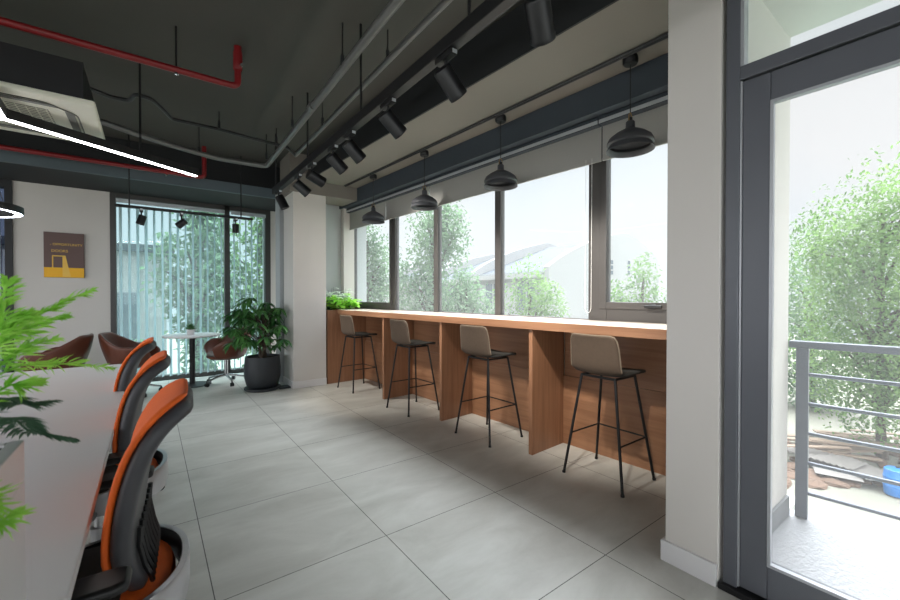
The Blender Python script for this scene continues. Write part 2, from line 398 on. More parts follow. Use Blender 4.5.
# ------------------------------------------------------------------ bar windows
TW = 3.12
def fbox(t0, t1, s0, s1, z0, z1): return box(t0, t1, s0, s1, z0, z1)
m1a, m1b = s_of(385.7, TW), s_of(390.8, TW)
m2a, m2b = s_of(434.6, TW), s_of(440.2, TW)
m3a, m3b = s_of(496, TW), s_of(504, TW)
m4a, m4b = s_of(588.5, TW), s_of(606.5, TW)
WT = 2.72
def window(name, s0, s1, label, left, right, bottom, handle=False, glass_m='glass'):
    """s0 < s1; left/right: frame widths at the s1 / s0 ends"""
    w = thing(name, label, 'window', fac((s0 + s1) / 2, TW, 1.085), TH, kind='structure')
    h = (s1 - s0) / 2; H = WT - 1.085
    f = MB()
    f.box(0, .07, -h, -h + right, 0, H); f.box(0, .07, h - left, h, 0, H)
    f.box(0, .07, -h + right, h - left, 0, bottom); f.box(0, .07, -h + right, h - left, H - .05, H)
    f.build('window_frame', M['frame'], w, bevel=.004)
    if bottom > .08:        # opening sash with its own profile
        g = MB(); a = .055
        g.box(-.014, 0, -h + right - a, -h + right, bottom - a, H - .05); g.box(-.014, 0, h - left, h - left + a, bottom - a, H - .05)
        g.box(-.014, 0, -h + right, h - left, bottom - a, bottom)
        g.build('window_sash', M['frame'], w, bevel=.003)
    box(.03, .038, -h + right, h - left, bottom, H - .05).build('window_pane', M[glass_m], w)
    if handle:
        hy = -h + right + .48
        k = MB(); k.box(-.03, -.014, hy + .0, hy + .05, bottom - .05, bottom - .012); k.box(-.05, -.03, hy - .05, hy + .075, bottom - .042, bottom - .02)
        k.build('window_handle', M['black'], w, bevel=.004)
    return w
window('window_1', m1b - .09, SE, 'leftmost bar window with an opening sash beside the planter', .07, .11, .12)
window('window_2', m2a - .03, m1b - .09, 'second bar window from the planter showing dense tree crowns', .03, .05, .02)
window('window_3', m3a - .03, m2a - .03, 'third bar window from the planter showing the left house roof', .03, .05, .02)
window('window_4', m4a, m3a - .03, 'widest fixed bar window showing the grey roofed white house', .03, .0, .02)
window('window_5', .765, m4a, 'bar window with thick frame and black handle next to the pillar', m4a - m4b, .05, .165, True)

# roller blinds
def blind(s0, s1, label):
    w = thing('roller_blind', label, 'blind', fac((s0 + s1) / 2, 3.04, 2.40), TH, group='roller blinds over the bar windows')
    h = (s1 - s0) / 2 - .006
    f = MB(); f.box(-.002, .002, -h, h, 0, .27); f.build('blind_fabric', M['blind'], w)
    box(-.008, .008, -h, h, -.012, .012).build('bottom_bar', M['blind'], w, bevel=.003)
    c = MB(); c.box(-.06, .05, -h, h, .265, .33); c.build('cassette', M['beam'], w, bevel=.006)
    box(-.063, -.058, -h, h, .272, .30).build('cassette_trim', M['alu'], w)
    return w
blind(m1b, SE - .02, 'short grey roller blind over the leftmost bar window')
blind(m2a, m1b, 'grey roller blind over the second bar window')
blind(m4b, m2a, 'widest grey roller blind, over the two middle windows')
b5 = blind(.80, m4b, 'grey roller blind over the handled window by the pillar')
# bead chain loop of the widest blind
c0, c1 = at_t(585.5, 200, 3.033), at_t(591.5, 200, 3.033)
lo = at_t(588, 315, 3.033)
loop = [(c0.x, c0.y, 2.43)]
for q in range(0, 9):
    a = PI * q / 8
    loop.append((lo.x - math.cos(a) * (c1.x - c0.x) / 2, lo.y - math.cos(a) * (c1.y - c0.y) / 2, 1.16 + .05 * (1 - math.sin(a))))
loop.append((c1.x, c1.y, 2.43))
tag(MB().tube(loop, .0017, 6).build('bead_chain', M['white_cord']), 'white bead chain loop hanging at the thick window frame', 'chain')

# ------------------------------------------------------------------ back window with vertical blinds
w = thing('window_6', 'tall back window behind the vertical blinds', 'window', (0, YB, 0), kind='structure')
f = MB()
f.box(-.458, -.39, -.02, .12, 0, 2.8); f.box(.998, 1.075, -.02, .12, 0, 2.8); f.box(1.62, 1.71, -.02, .12, 0, 2.8)
f.box(-.39, 1.62, -.02, .12, 0, .07); f.box(-.39, 1.62, -.02, .12, 2.73, 2.8)
f.build('window_frame', M['frame'], w, bevel=.004)
box(-.39, .998, .06, .068, .07, 2.73).build('window_pane', M['glassteal'], w)
box(1.075, 1.62, .06, .068, .07, 2.73).build('window_pane', M['glassteal'], w)
def vblind(x0, x1, n, label):
    v = thing('vertical_blind', label, 'blind', ((x0 + x1) / 2, YB - .09, .05), group='vertical blinds in the back window')
    h = (x1 - x0) / 2
    box(-h, h, -.02, .02, 2.60, 2.655).build('headrail', M['alu'], v, bevel=.003)
    for i in range(n):
        x = -h + (i + .5) * 2 * h / n
        a = R(69 + 4 * math.sin(i * 1.7))
        vb = MB(); hw = .044
        vb.grid([[(-hw + 2 * hw * q / 4, .006 * math.sin(PI * q / 4), z) for q in range(5)] for z in (0.02, 1.3, 2.58)])
        vb.build('vane', M['vane'], v, loc=(x, 0, 0), rz=a, solid=.0015)
    return v
vblind(-.385, .99, 14, 'pale vertical blind over the wide pane of the back window')
vblind(1.08, 1.615, 6, 'pale vertical blind over the narrow right pane of the back window')
# dark glazing at the far left
w = thing('window_7', 'dark glazed partition left of the poster wall', 'window', (-1.424, YB, 0), kind='structure')
f = MB(); f.box(-.07, 0, -.03, .12, 0, 2.8); f.box(-1.88, -1.8, -.03, .12, 0, 2.8); f.box(-1.8, -.07, -.03, .12, 0, .07); f.box(-1.8, -.07, -.03, .12, 2.7, 2.8)
f.build('window_frame', M['black'], w)
box(-1.8, -.07, .04, .05, .07, 2.7).build('window_pane', M['glassdark'], w)
box(-.155, -.115, -.01, .03, .07, 2.7).build('window_mullion', M['alu'], w)

# ------------------------------------------------------------------ balcony door
d = thing('door_1', 'glazed balcony door with wide dark aluminium frame', 'door', (XD, .70, 0), kind='structure')
f = MB()
f.box(-.01, .09, -.052, .0, 0, 3.0)                    # jamb
f.box(-.01, .09, -1.1, -1.04, 0, 3.0)
f.box(-.01, .09, -1.04, -.052, 2.228, 2.288)           # transom bar
f.box(-.01, .09, -1.04, -.052, 2.94, 3.0)
f.build('door_frame', M['frameblue'], d, bevel=.004)
l = MB()
l.box(.0, .06, -.157, -.060, .035, 2.222); l.box(.0, .06, -1.035, -.95, .035, 2.222)
l.box(.0, .06, -.95, -.157, .035, .175); l.box(.0, .06, -.95, -.157, 2.105, 2.222)
l.build('door_leaf', M['frameblue'], d, bevel=.004)
g = MB(); g.box(-.003, .02, -.168, -.157, .175, 2.105); g.box(-.003, .02, -.95, -.168, .175, .187); g.box(-.003, .02, -.95, -.168, 2.093, 2.105)
g.build('glazing_bead', M['seal'], d)
box(-.004, .05, -.060, -.053, .035, 2.224).build('door_gasket', M['seal'], d)
box(-.004, .05, -.064, -.052, 2.29, 2.94).build('transom_gasket', M['seal'], d)
box(.03, .038, -.95, -.157, .175, 2.105).build('door_pane', M['glassdoor'], d)
box(.03, .038, -1.04, -.064, 2.288, 2.94).build('transom_pane', M['glasstransom'], d)
b = MB(); b.box(-.035, .12, -1.1, .012, 0, .028); b.build('door_sill', M['black'], d, bevel=.004)

# ------------------------------------------------------------------ balcony
struct(box(2.25, 3.14, -2.5, .715, -.12, -.005).build('floor_balcony', M['balcony']), 'pale ribbed balcony floor outside the door', 'floor')
struct(box(2.25, 3.05, -2.5, .99, 2.83, 3.1).build('soffit_balcony', M['wall']), 'grey slab over the balcony', 'soffit')
struct(box(2.25, 3.05, .70, .715, -.005, .11).build('baseboard_balcony', M['tilebase']), 'grey tile base along the balcony side of the pillar', 'baseboard')
ra = R(6)
p0 = at_z(801, 516, 0)
rl = thing('balcony_railing', 'blue grey steel railing of the balcony with five thin bars', 'railing', (p0.x, p0.y - .01, -.005), ra)
box(-.022, .022, -.028, .028, 0, 1.0).build('post', M['rail'], rl, bevel=.003)
box(-.022, .022, -2.1, -2.05, 0, 1.0).build('post', M['rail'], rl, bevel=.003)
box(-.03, .03, -2.3, .06, 1.0, 1.04).build('handrail', M['rail'], rl, bevel=.004)
for z in (.142, .320, .494, .668, .84):
    MB().cyl((0, -2.05, z + .005), (0, -.028, z + .005), .011, n=10).build('rail_bar', M['rail'], rl, smooth=True)

# ------------------------------------------------------------------ bar counter
TF = 2.60
ct = tag(box(TF, TW, .80, 5.68, 1.03, 1.097).build('bar_counter', M['wood_top_glare'], rz=TH, bevel=.003), 'long wooden bar counter under the windows, window glare whitened into its top', 'counter')
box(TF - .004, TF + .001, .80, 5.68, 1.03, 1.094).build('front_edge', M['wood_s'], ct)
PS = [2.078, 3.25, 4.40]
pl = ['upright oak panel between the nearest stool and the second stool', 'upright oak panel between the second stool and the third stool', 'upright oak panel between the third stool and the farthest stool']
for s0, lb in zip(PS, pl):
    tag(box(TF + .02, 3.06, -.018, .018, 0, 1.03).build('divider_panel', M['wood_z'], loc=fac(s0, 0), rz=TH, bevel=.002), lb, 'panel', 'uprights under the bar counter')
bays = [(.785, PS[0] - .018), (PS[0] + .018, PS[1] - .018), (PS[1] + .018, PS[2] - .018), (PS[2] + .018, 5.68)]
bl = ['oak backboard of the bar bay behind the nearest stool', 'oak backboard of the bar bay behind the second stool', 'oak backboard of the bar bay behind the third stool', 'oak backboard of the bar bay behind the farthest stool']
for (a, b_), lb in zip(bays, bl):
    k = MB(); k.box(3.075, 3.119, a, b_, .0, 1.03)
    o = tag(k.build('bar_backboard', M['wood_s'], rz=TH), lb, 'backboard', 'backboards of the bar bays')
    box(3.055, 3.075, a, b_, 0, .60).build('lower_ledge', M['wood_s'], o, bevel=.002)
# planter box at the far end
pb = thing('planter_box', 'tall oak planter box closing the far end of the bar', 'planter', fac(5.97, 2.78), TH)
k = MB(); k.box(-.335, .335, -.285, -.255, 0, 1.09); k.box(-.335, .335, .25, .28, 0, 1.09); k.box(-.335, -.305, -.255, .25, 0, 1.09); k.box(.305, .335, -.255, .25, 0, 1.09)
k.build('planter_body', M['wood_z'], pb, bevel=.002)
box(-.305, .305, -.255, .25, .9, 1.05).build('soil', M['soil'], pb)
def bushy(name, label, s0, t0, mat, n, rad, hgt, ll, lw, grp=None):
    p = thing(name, label, 'plant', fac(s0, t0, 1.05), TH, group=grp)
    st = MB(); lf = MB()
    for i in range(n):
        a = random.uniform(0, 2 * PI); rr = rad * math.sqrt(random.random()); h = hgt * random.uniform(.35, 1) * (1 - .35 * rr / rad)
        tip = Vector((rr * math.cos(a), rr * math.sin(a), h))
        st.tube([(tip.x * .2, tip.y * .2, 0), (tip.x * .7, tip.y * .7, h * .6), tip], .002, 4)
        for q in range(5):
            b2 = a + random.uniform(-2.6, 2.6)
            lf.leaf(tip - Vector((0, 0, random.uniform(0, h * .5))), (math.cos(b2), math.sin(b2), random.uniform(-.2, .6)), (0, 0, 1), ll * random.uniform(.7, 1.2), lw * random.uniform(.7, 1.2), .25)
    st.build('stem', M['succulent'], p); lf.build('foliage', mat, p, normals=False)
bushy('leafy_plant', 'bright lime green leafy plant beside the column in the planter box', 5.86, 2.52, M['boxleaf'], 40, .15, .36, .10, .075)
bushy('leafy_plant', 'bright green leafy plant beside the window in the planter box', 5.84, 2.80, M['boxleaf'], 50, .2, .34, .10, .075)
bushy('variegated_plant', 'pale variegated plant rising between the two green ones in the planter', 6.0, 2.63, M['paleleaf'], 40, .17, .48, .095, .055)
bushy('variegated_plant', 'pale variegated plant at the window end of the planter', 6.06, 2.93, M['paleleaf'], 26, .13, .43, .09, .055)

# ------------------------------------------------------------------ bar stools
def make_stool(loc, rz, label, grp):
    t = thing('bar_stool', label, 'stool', loc, rz, grp)
    feet = [(-.205, -.23), (-.205, .23), (.205, -.23), (.205, .23)]
    tops = [(-.13, -.13), (-.13, .13), (.12, -.13), (.12, .13)]
    L = lambda i, z: (feet[i][0] + (tops[i][0] - feet[i][0]) * z / .735, feet[i][1] + (tops[i][1] - feet[i][1]) * z / .735, z)
    for i in range(4):
        lg = MB().tube([(feet[i][0], feet[i][1], 0), (tops[i][0], tops[i][1], .735)], .0095, 10).build('leg', M['black'], t, smooth=True)
        MB().cyl((feet[i][0], feet[i][1], 0), (feet[i][0] * .997, feet[i][1] * .997, .014), .0125, n=10).build('foot_cap', M['blackgloss'], lg)
    MB().tube([L(0, .30), L(2, .30)], .006, 8).build('footrest', M['black'], t, smooth=True)
    MB().tube([L(1, .30), L(3, .30)], .006, 8).build('footrest', M['black'], t, smooth=True)
    MB().tube([L(2, .30), L(3, .30)], .006, 8).build('footrest', M['black'], t, smooth=True)
    fr = MB(); fr.tube([tops[0] + (.732,), tops[2] + (.732,), tops[3] + (.732,), tops[1] + (.732,), tops[0] + (.732,)], .009, 8); fr.build('seat_frame', M['black'], t, smooth=True)
    def ribbon(prof, wid, dish, n=9):
        rows = []
        for (x, z, nx, nz), w in zip(prof, wid):
            rows.append([(x + nx * dish * (2 * q / (n - 1) - 1) ** 2, w * (2 * q / (n - 1) - 1), z + nz * dish * (2 * q / (n - 1) - 1) ** 2) for q in range(n)])
        return rows
    sp = [(.215, .738, 0, 1), (.20, .752, 0, 1), (.14, .758, 0, 1), (.05, .757, 0, 1), (-.04, .754, 0, 1), (-.10, .754, .1, 1), (-.145, .760, .4, .9)]
    MB().grid(ribbon(sp, [.15, .178, .192, .196, .198, .198, .197], .012)).build('seat', M['stoolseat'], t, smooth=True, solid=.026, sub=1)
    bp = [(-.146, .759, .4, .9), (-.172, .775, .7, .7), (-.186, .81, 1, .2), (-.192, .87, 1, 0), (-.20, .94, 1, 0), (-.213, 1.0, 1, 0), (-.222, 1.025, 1, 0), (-.225, 1.032, 1, 0)]
    wd = [.197, .196, .195, .192, .188, .18, .165, .14]
    bk = MB().grid(ribbon(bp, wd, .022)).build('backrest', M['stoolback'], t, smooth=True, solid=.024, sub=1)
    rim = ribbon(bp, wd, .022)
    path = [r[0] for r in rim[1:]] + rim[-1][1:-1] + [r[-1] for r in rim[:0:-1]]
    MB().tube([(x - .002, y, z) for x, y, z in path], .004, 6).build('welt', M['piping'], bk, smooth=True)
    return t
G = 'bar stools along the counter'
stool = make_stool((2.645, 1.635, 0), 0, 'nearest taupe bar stool, beside the white pillar', G)
dup(stool, (2.53, 2.79, 0), R(2), 'second taupe bar stool from the white pillar', G)
dup(stool, (2.42, 3.96, 0), R(2), 'third taupe bar stool from the white pillar', G)
dup(stool, (2.355, 5.31, 0), R(4), 'farthest taupe bar stool, in front of the planter box', G)

# ------------------------------------------------------------------ pendants and their conduit
PT = 2.75
def make_pendant(loc, label, grp):
    p = thing('pendant_lamp', label, 'lamp', loc, TH, grp)           # origin at the rim
    MB().lathe([(0, .645), (.046, .645), (.05, .63), (.05, .60), (.042, .59), (0, .59)], 24).build('canopy', M['black'], p, smooth=True)
    MB().cyl((0, 0, .26), (0, 0, .59), .0035, n=8).build('cord', M['black'], p)
    k = MB(); k.cyl((-.02, 0, .18), (-.02, 0, .24), .0035, n=6); k.cyl((.02, 0, .18), (.02, 0, .24), .0035, n=6); k.tube([(-.02, 0, .24), (0, 0, .262), (.02, 0, .24)], .0035, 6)
    k.build('yoke', M['brass'], p)
    MB().lathe([(0, .225), (.014, .225), (.016, .19), (0, .185)], 14).build('lamp_socket', M['black'], p, smooth=True)
    sh = [(.155, .0), (.152, .012), (.140, .035), (.151, .045), (.150, .06), (.138, .085), (.10, .115), (.055, .14), (.034, .15), (.030, .16), (.029, .195), (.025, .20), (0, .201)]
    inn = [(0, .19), (.022, .19), (.024, .158), (.05, .134), (.096, .108), (.13, .082), (.142, .058), (.134, .036), (.148, .004), (.155, 0)]
    MB().lathe(sh, 40).build('lamp_shade', M['shellgrey'], p, smooth=True)
    MB().lathe(inn, 40).build('shade_lining', M['shellgrey'], p, smooth=True)
    MB().sphere((0, 0, .09), .032, 2).build('bulb', M['acwhite'], p, smooth=True)
    return p
G = 'black pendant lamps over the bar'
pend = None
for px, py, lb in ((629.5, 152, 'nearest black dome pendant lamp, beside the pillar'), (500.5, 188, 'second black dome pendant lamp from the pillar'),
                   (424.5, 210, 'third black dome pendant lamp from the pillar'), (373.5, 225.5, 'farthest black dome pendant lamp, before the leftmost bar window')):
    q = at_t(px, py, PT); q.z = 2.305
    if pend is None: pend = make_pendant(q, lb, G)
    else: dup(pend, q, TH, lb, G)
pc = thing('pendant_conduit', 'thin black conduit along the soffit joining the four pendants', 'conduit', fac(1.0, PT - .055, 2.94), TH)
MB().cyl((0, -.05, 0), (0, 4.6, 0), .013, n=10).build('conduit_tube', M['black'], pc, smooth=True)
MB().cyl((-.022, -.05, -.0), (-.022, 4.6, 0), .007, n=8).build('conduit_cable', M['darksteel'], pc, smooth=True)

# ------------------------------------------------------------------ ceiling: track with spots
TX, TZ = 1.255, 2.57
tr = thing('lighting_track', 'long black lighting track hung below the ceiling beside the soffit', 'track', (TX, 0, TZ))
box(-.028, .028, .2, 5.36, 0, .075).build('track_rail', M['black'], tr, bevel=.004)
box(.029, .033, .2, 5.36, .03, .045).build('track_glint', M['alu'], tr)  # pale strip standing in for light reflecting along the track
for y in (.28, 1.525, 2.78, 4.03, 5.28):
    MB().cyl((0, y, .075), (0, y, CZ - TZ), .009, n=8).build('hanger_rod', M['black'], tr)
def look(dirv):
    return Vector(dirv).normalized().to_track_quat('-Z', 'Y').to_euler()
def spot(name, track_pt, axis_drop, dirv, label, grp, rad=.052, ln=.165, power=0, size=58):
    t = thing(name, label, 'spotlight', track_pt, 0, grp)
    d = Vector(dirv).normalized()
    c = Vector(axis_drop)
    box(-.02, .02, -.075, .075, -.03, .0).build('adapter', M['black'], t, bevel=.004)
    box(-.012, .016, -.078, -.0755, -.026, -.006).build('adapter_lit_face', M['alu'], t)  # pale plate standing in for the lit end face of the adapter
    MB().tube([(0, 0, -.03), (0, 0, c.z + .075), (c.x, c.y, c.z + .03)], .009, 8).build('bracket', M['black'], t, smooth=True)
    h = MB()
    prof = [(0, -ln / 2), (rad * .9, -ln / 2), (rad, -ln / 2 + .006), (rad, ln / 2 - .02), (rad * 1.03, ln / 2 - .018), (rad * 1.03, ln / 2), (rad * .84, ln / 2), (rad * .8, ln / 2 - .022), (0, ln / 2 - .022)]
    h.lathe(prof, 28)
    q = d.to_track_quat('Z', 'Y').to_matrix().to_4x4()
    bmesh.ops.transform(h.bm, matrix=Matrix.Translation(c) @ q, verts=h.bm.verts)
    hs = h.build('housing', M['blackgloss'], t, smooth=True)
    e = MB().lathe([(0, ln / 2 - .021), (rad * .78, ln / 2 - .021), (rad * .78, ln / 2 - .018), (0, ln / 2 - .018)], 24)
    bmesh.ops.transform(e.bm, matrix=Matrix.Translation(c) @ q, verts=e.bm.verts)
    e.build('lens', M['lens'] if power else M['acgrey'], hs)
    if power:
        li = bpy.data.lights.new('spot_beam', 'SPOT'); li.energy = power; li.spot_size = R(size); li.spot_blend = .7; li.shadow_soft_size = .035
        li.color = (1, .95, .87)
        lo_ = bpy.data.objects.new('spot_beam', li); COL.objects.link(lo_); lo_.parent = t
        lo_.location = c + d * (ln / 2 + .005); lo_.rotation_euler = look(d)
    return t
G = 'black spotlights on the long track'
SPW = 105
spots = [(1.10, (.72, .38, -.62), 'black track spotlight nearest the pillar, at the top edge'),
         (1.72, (.80, .08, -.66), 'second black track spotlight from the top edge'),
         (2.36, (.84, .05, -.64), 'third black track spotlight from the top edge'),
         (2.99, (.80, .1, -.66), 'fourth track spotlight, first of the close pair'),
         (3.35, (.80, .1, -.66), 'fifth track spotlight, second of the close pair'),
         (3.90, (.93, .15, -.34), 'sixth track spotlight, tilted nearly level'),
         (4.35, (.80, .0, -.6), 'seventh track spotlight, right after the level one'),
         (5.15, (.40, -.1, -.85), 'farthest track spotlight, tilted down beside the column')]
for y, dv, lb in spots:
    spot('track_spotlight', (TX, y, TZ), (.045, .02, -.125), dv, lb, G, power=SPW)
# short track by the back window
t2 = thing('lighting_track', 'short black lighting track hung before the back window', 'track', (.43, 6.4, 2.395))
box(-.77, .77, -.017, .017, 0, .035).build('track_rail', M['black'], t2, bevel=.003)
for x in (-.63, .62): MB().cyl((x, 0, .035), (x, 0, CZ - 2.395), .008, n=8).build('hanger_rod', M['black'], t2)
G = 'black spotlights on the short track'
for px, dv, lb in ((142, (-.25, .2, -.8), 'left black spotlight on the short track, before the blinds'), (182, (-.6, .3, -.55), 'middle black spotlight on the short track, tilted sideways'), (236, (.05, .25, -.95), 'right black spotlight on the short track, pointing down')):
    q = at_y(px, 222, 6.4)
    spot('track_spotlight', (q.x, 6.4, 2.395), (.0, 0, -.135), dv, lb, G, rad=.043, ln=.12)

# ------------------------------------------------------------------ pipes
def hang(parent, p, top=CZ):
    MB().cyl((p[0], p[1], p[2]), (p[0], p[1], top), .0055, n=6).build('hanger_rod', M['black'], parent)
    MB().cyl((p[0], p[1], p[2] - .0), (p[0], p[1], p[2] + .075), .014, n=8).build('hanger_clip', M['darksteel'], parent)
def arc(pts, r=.06, n=5):
    """round the corners of a polyline"""
    pts = [Vector(p) for p in pts]; out = [pts[0]]
    for a, b, c in zip(pts, pts[1:], pts[2:]):
        u = (a - b); v = (c - b); q = min(r, u.length * .45, v.length * .45)
        p0 = b + u.normalized() * q; p1 = b + v.normalized() * q
        for i in range(n + 1):
            s_ = i / n; out.append(p0 * (1 - s_) ** 2 + b * 2 * s_ * (1 - s_) + p1 * s_ ** 2)
    return out + [pts[-1]]
z1 = 2.99
pA = thing('ceiling_pipe', 'thick grey conduit pipe running along the ceiling and bending left', 'pipe', (0, 0, 0))
e1 = at_z(267, 167, z1)
ptsA = [(1.10, -1.5, z1), (1.15, 2.4, z1), e1, at_z(217, 158.5, z1 + .0), at_z(173, 146, z1 + .02), at_z(133, 133, z1 + .05), at_z(103, 122, z1 + .08), at_z(60, 116, z1 + .1)]
MB().tube(arc(ptsA, .09), .029, 14).build('pipe_run', M['steel'], pA, smooth=True)
for px, py in ((343, 67), (293, 128), (267, 160)):
    q = at_z(px, py, z1); hang(pA, (q.x, q.y, z1))
q = at_z(200, 154, z1); hang(pA, (q.x, q.y, z1))
for y in (1.9, 3.6): MB().cyl((1.143 + (y - 2.4) * .02, y, z1), (1.145 + (y - 2.4) * .02, y + .07, z1), .034, n=14).build('coupling', M['steel'], pA, smooth=True)
z2 = 3.07
pB = thing('ceiling_pipe', 'thinner grey conduit pipe nearer the soffit with a kinked branch', 'pipe', (0, 0, 0))
e2 = at_z(296, 156, z2)
MB().tube([(1.42, -1.5, z2), (1.44, 2.4, z2), e2], .022, 12).build('pipe_run', M['steel'], pB, smooth=True)
zb = 3.12
br = [e2, at_z(288, 148, z2), at_z(277, 145, zb), at_z(250, 138.5, zb), at_z(220, 130, zb), at_z(173, 120, zb), at_z(166, 112, zb), at_z(153, 100, zb), at_z(137, 95, zb), at_z(131, 102, zb), at_z(112, 98, zb), at_z(90, 89, zb)]
MB().tube(arc(br, .05), .018, 10).build('branch', M['darksteel'], pB, smooth=True)
for px, py in ((388, 62), (323, 126)):
    q = at_z(px, py, z2); hang(pB, (q.x, q.y, z2))
q = at_z(220, 129, zb); hang(pB, (q.x, q.y, zb))
q = at_z(277, 144, zb); hang(pB, (q.x, q.y, zb))
pR = thing('sprinkler_pipe', 'red sprinkler pipe across the upper left of the ceiling', 'pipe', (0, 0, 0))
er = at_z(239, 88, 2.98)
MB().tube(arc([(-4.5, er.y, 2.98), (er.x, er.y, 2.98), (er.x, er.y, 3.14)], .05), .024, 14).build('pipe_run', M['red'], pR, smooth=True)
MB().lathe([(.03, 0), (.034, .01), (.034, .14), (.028, .16), (.028, .19)], 16, (er.x, er.y, 3.11)).build('riser_fitting', M['red'], pR, smooth=True)
MB().cyl((er.x + .02, er.y - .03, 3.14), (er.x + .02, er.y - .055, 3.14), .012, n=10).build('sprinkler_valve', M['chrome'], pR, smooth=True)
q = at_z(177.5, 72, 2.98); MB().cyl((q.x, er.y, 3.0), (q.x, er.y, CZ), .007, n=8).build('hanger_rod', M['black'], pR)
MB().cyl((q.x, er.y, 2.945), (q.x, er.y, 2.975), .012, n=8).build('hanger_nut', M['chrome'], pR)
pS = thing('sprinkler_pipe', 'red sprinkler pipe in front of the back bulkhead', 'pipe', (0, 0, 0))
e3 = at_y(205, 178, 6.3)
MB().tube(arc([(-4.5, 6.3, e3.z), (e3.x, 6.3, e3.z), (e3.x, 6.3, CZ)], .05), .027, 14).build('pipe_run', M['red'], pS, smooth=True)
q = at_y(167, 175, 6.3); MB().cyl((q.x, 6.3, e3.z - .03), (q.x, 6.3, e3.z - .05), .012, n=8).build('drain_plug', M['chrome'], pS)

# ------------------------------------------------------------------ air conditioner cassette
ac = thing('ceiling_cassette', 'white square air conditioner cassette under the ceiling', 'air conditioner', (-.765, 4.10, 2.585))
pn = MB(); pn.box(-.475, .475, -.475, .475, 0, .035)
pn.build('face_panel', M['acwhite'], ac, bevel=.012)
box(-.41, .41, -.41, .41, .035, .30).build('casing', M['black'], ac)
gr = MB()
for i in range(13):
    y = -.2 + i * .4 / 12
    gr.box(-.21, .21, y - .003, y + .003, -.006, .000)
for i in range(9):
    x = -.2 + i * .4 / 8
    gr.box(x - .003, x + .003, -.21, .21, -.005, .000)
gr.build('intake_grille', M['acwhite'], ac)
box(-.21, .21, -.21, .21, -.002, .004).build('intake_recess', M['acgrey'], ac)
for a in range(4):
    lv = MB(); lv.prism([(-.28, .30), (.28, .30), (.24, .345), (-.24, .345)], lambda u, v, s_: (u, v, -.004 - .004 * s_))
    lv.build('louvre', M['acgrey'], ac, rz=a * PI / 2)
    MB().tube(arc([(-.30, .27, -.003), (-.22, .36, -.003), (.22, .36, -.003), (.30, .27, -.003)], .06), .004, 6).build('louvre_surround', M['acgrey'], ac, rz=a * PI / 2)

# ------------------------------------------------------------------ linear LED and ring lamp
LZ = 2.475
hub = at_z(4.5, 119.5, LZ); end = at_z(198, 177, LZ)
dx, dy = end.x - hub.x, end.y - hub.y
ang = math.atan2(dy, dx); ll = math.hypot(dx, dy)
ld = thing('linear_lamp', 'black three armed linear LED lamp under the air conditioner', 'lamp', (hub.x, hub.y, LZ), ang)
for k in range(3):
    arm = MB(); arm.box(.0, ll, -.022, .022, .004, .07); o = arm.build('lamp_arm', M['black'], ld, rz=k * 2 * PI / 3, bevel=.003)
    box(.01, ll - .012, -.017, .017, -.002, .005).build('diffuser', M['led'], o)
for k, f_ in ((0, .62), (1, .7), (2, .7)):
    a = k * 2 * PI / 3; MB().cyl((ll * f_ * math.cos(a), ll * f_ * math.sin(a), .07), (ll * f_ * math.cos(a), ll * f_ * math.sin(a), CZ - LZ), .009, n=8).build('hanger_rod', M['black'], ld)
rc = pt(-46, 209, 3.3)
rg = thing('ring_lamp', 'black ring shaped LED lamp at the left edge before the dark glazing', 'lamp', (rc.x, rc.y, rc.z))
rp = [(.34, 0), (.40, 0), (.405, .055), (.335, .055), (.34, 0)]
MB().lathe(rp[1:] + [rp[1]] if False else [(.335, .0), (.335, .06), (.402, .06), (.402, .0), (.395, .0), (.395, .008), (.345, .008), (.345, 0), (.335, 0)], 56).build('ring_body', M['black'], rg, smooth=True)
MB().lathe([(.346, .003), (.394, .003), (.394, .007), (.346, .007), (.346, .003)], 56).build('ring_diffuser', M['ledring'], rg, smooth=True)
for k in range(3):
    a = R(90 + 120 * k); MB().cyl((.37 * math.cos(a), .37 * math.sin(a), .06), (.0, .0, CZ - rc.z), .003, n=6).build('suspension_wire', M['black'], rg)
MB().cyl((0, 0, CZ - rc.z - .04), (0, 0, CZ - rc.z), .06, n=20).build('canopy', M['black'], rg, smooth=True)

# ------------------------------------------------------------------ poster
pA_, pB_ = at_y(44.6, 254, YB), at_y(84.8, 254, YB)
PW, PH = pB_.x - pA_.x, .612
po = thing('poster', 'brown and yellow door poster on the white wall', 'poster', (pA_.x, YB, 1.552))
box(0, PW, -.035, -.001, 0, PH).build('canvas', M['posterbrown'], po, bevel=.002)
box(0.001, PW - .001, -.0365, -.035, .001, .135).build('yellow_floor', M['posteryellow'], po)
k = MB(); x0, x1 = PW * .20, PW * .52
k.box(x0, x1, -.038, -.036, .285, .30); k.box(x0, x0 + .012, -.038, -.036, .13, .30)
k.build('door_outline', M['posterpale'], po)
k = MB(); k.prism([(PW * .40, .06), (PW * .52, .30), (PW * .56, .30), (PW * .48, .30)][:0] or [(PW * .455, .01), (PW * .66, .01), (PW * .53, .30), (PW * .455, .285)], lambda u, v, s_: (u, -.0375 - .001 * s_, v))
k.build('light_beam', M['posterpale'], po)
def text(body, size, x, z, parent, name='lettering'):
    cu = bpy.data.curves.new(name, 'FONT'); cu.body = body; cu.size = size; cu.extrude = .0006
    cu.materials.append(M['posterpale'])
    tmp = bpy.data.objects.new('tmp', cu); COL.objects.link(tmp); bpy.context.view_layer.update()
    me = bpy.data.meshes.new_from_object(tmp.evaluated_get(bpy.context.evaluated_depsgraph_get()))
    bpy.data.objects.remove(tmp)
    o = bpy.data.objects.new(name, me); COL.objects.link(o); o.parent = parent
    o.location = (x, -.0372, z); o.rotation_euler = (PI / 2, 0, 0)
text('- OPPORTUNITY', .044, PW * .15, .435, po)
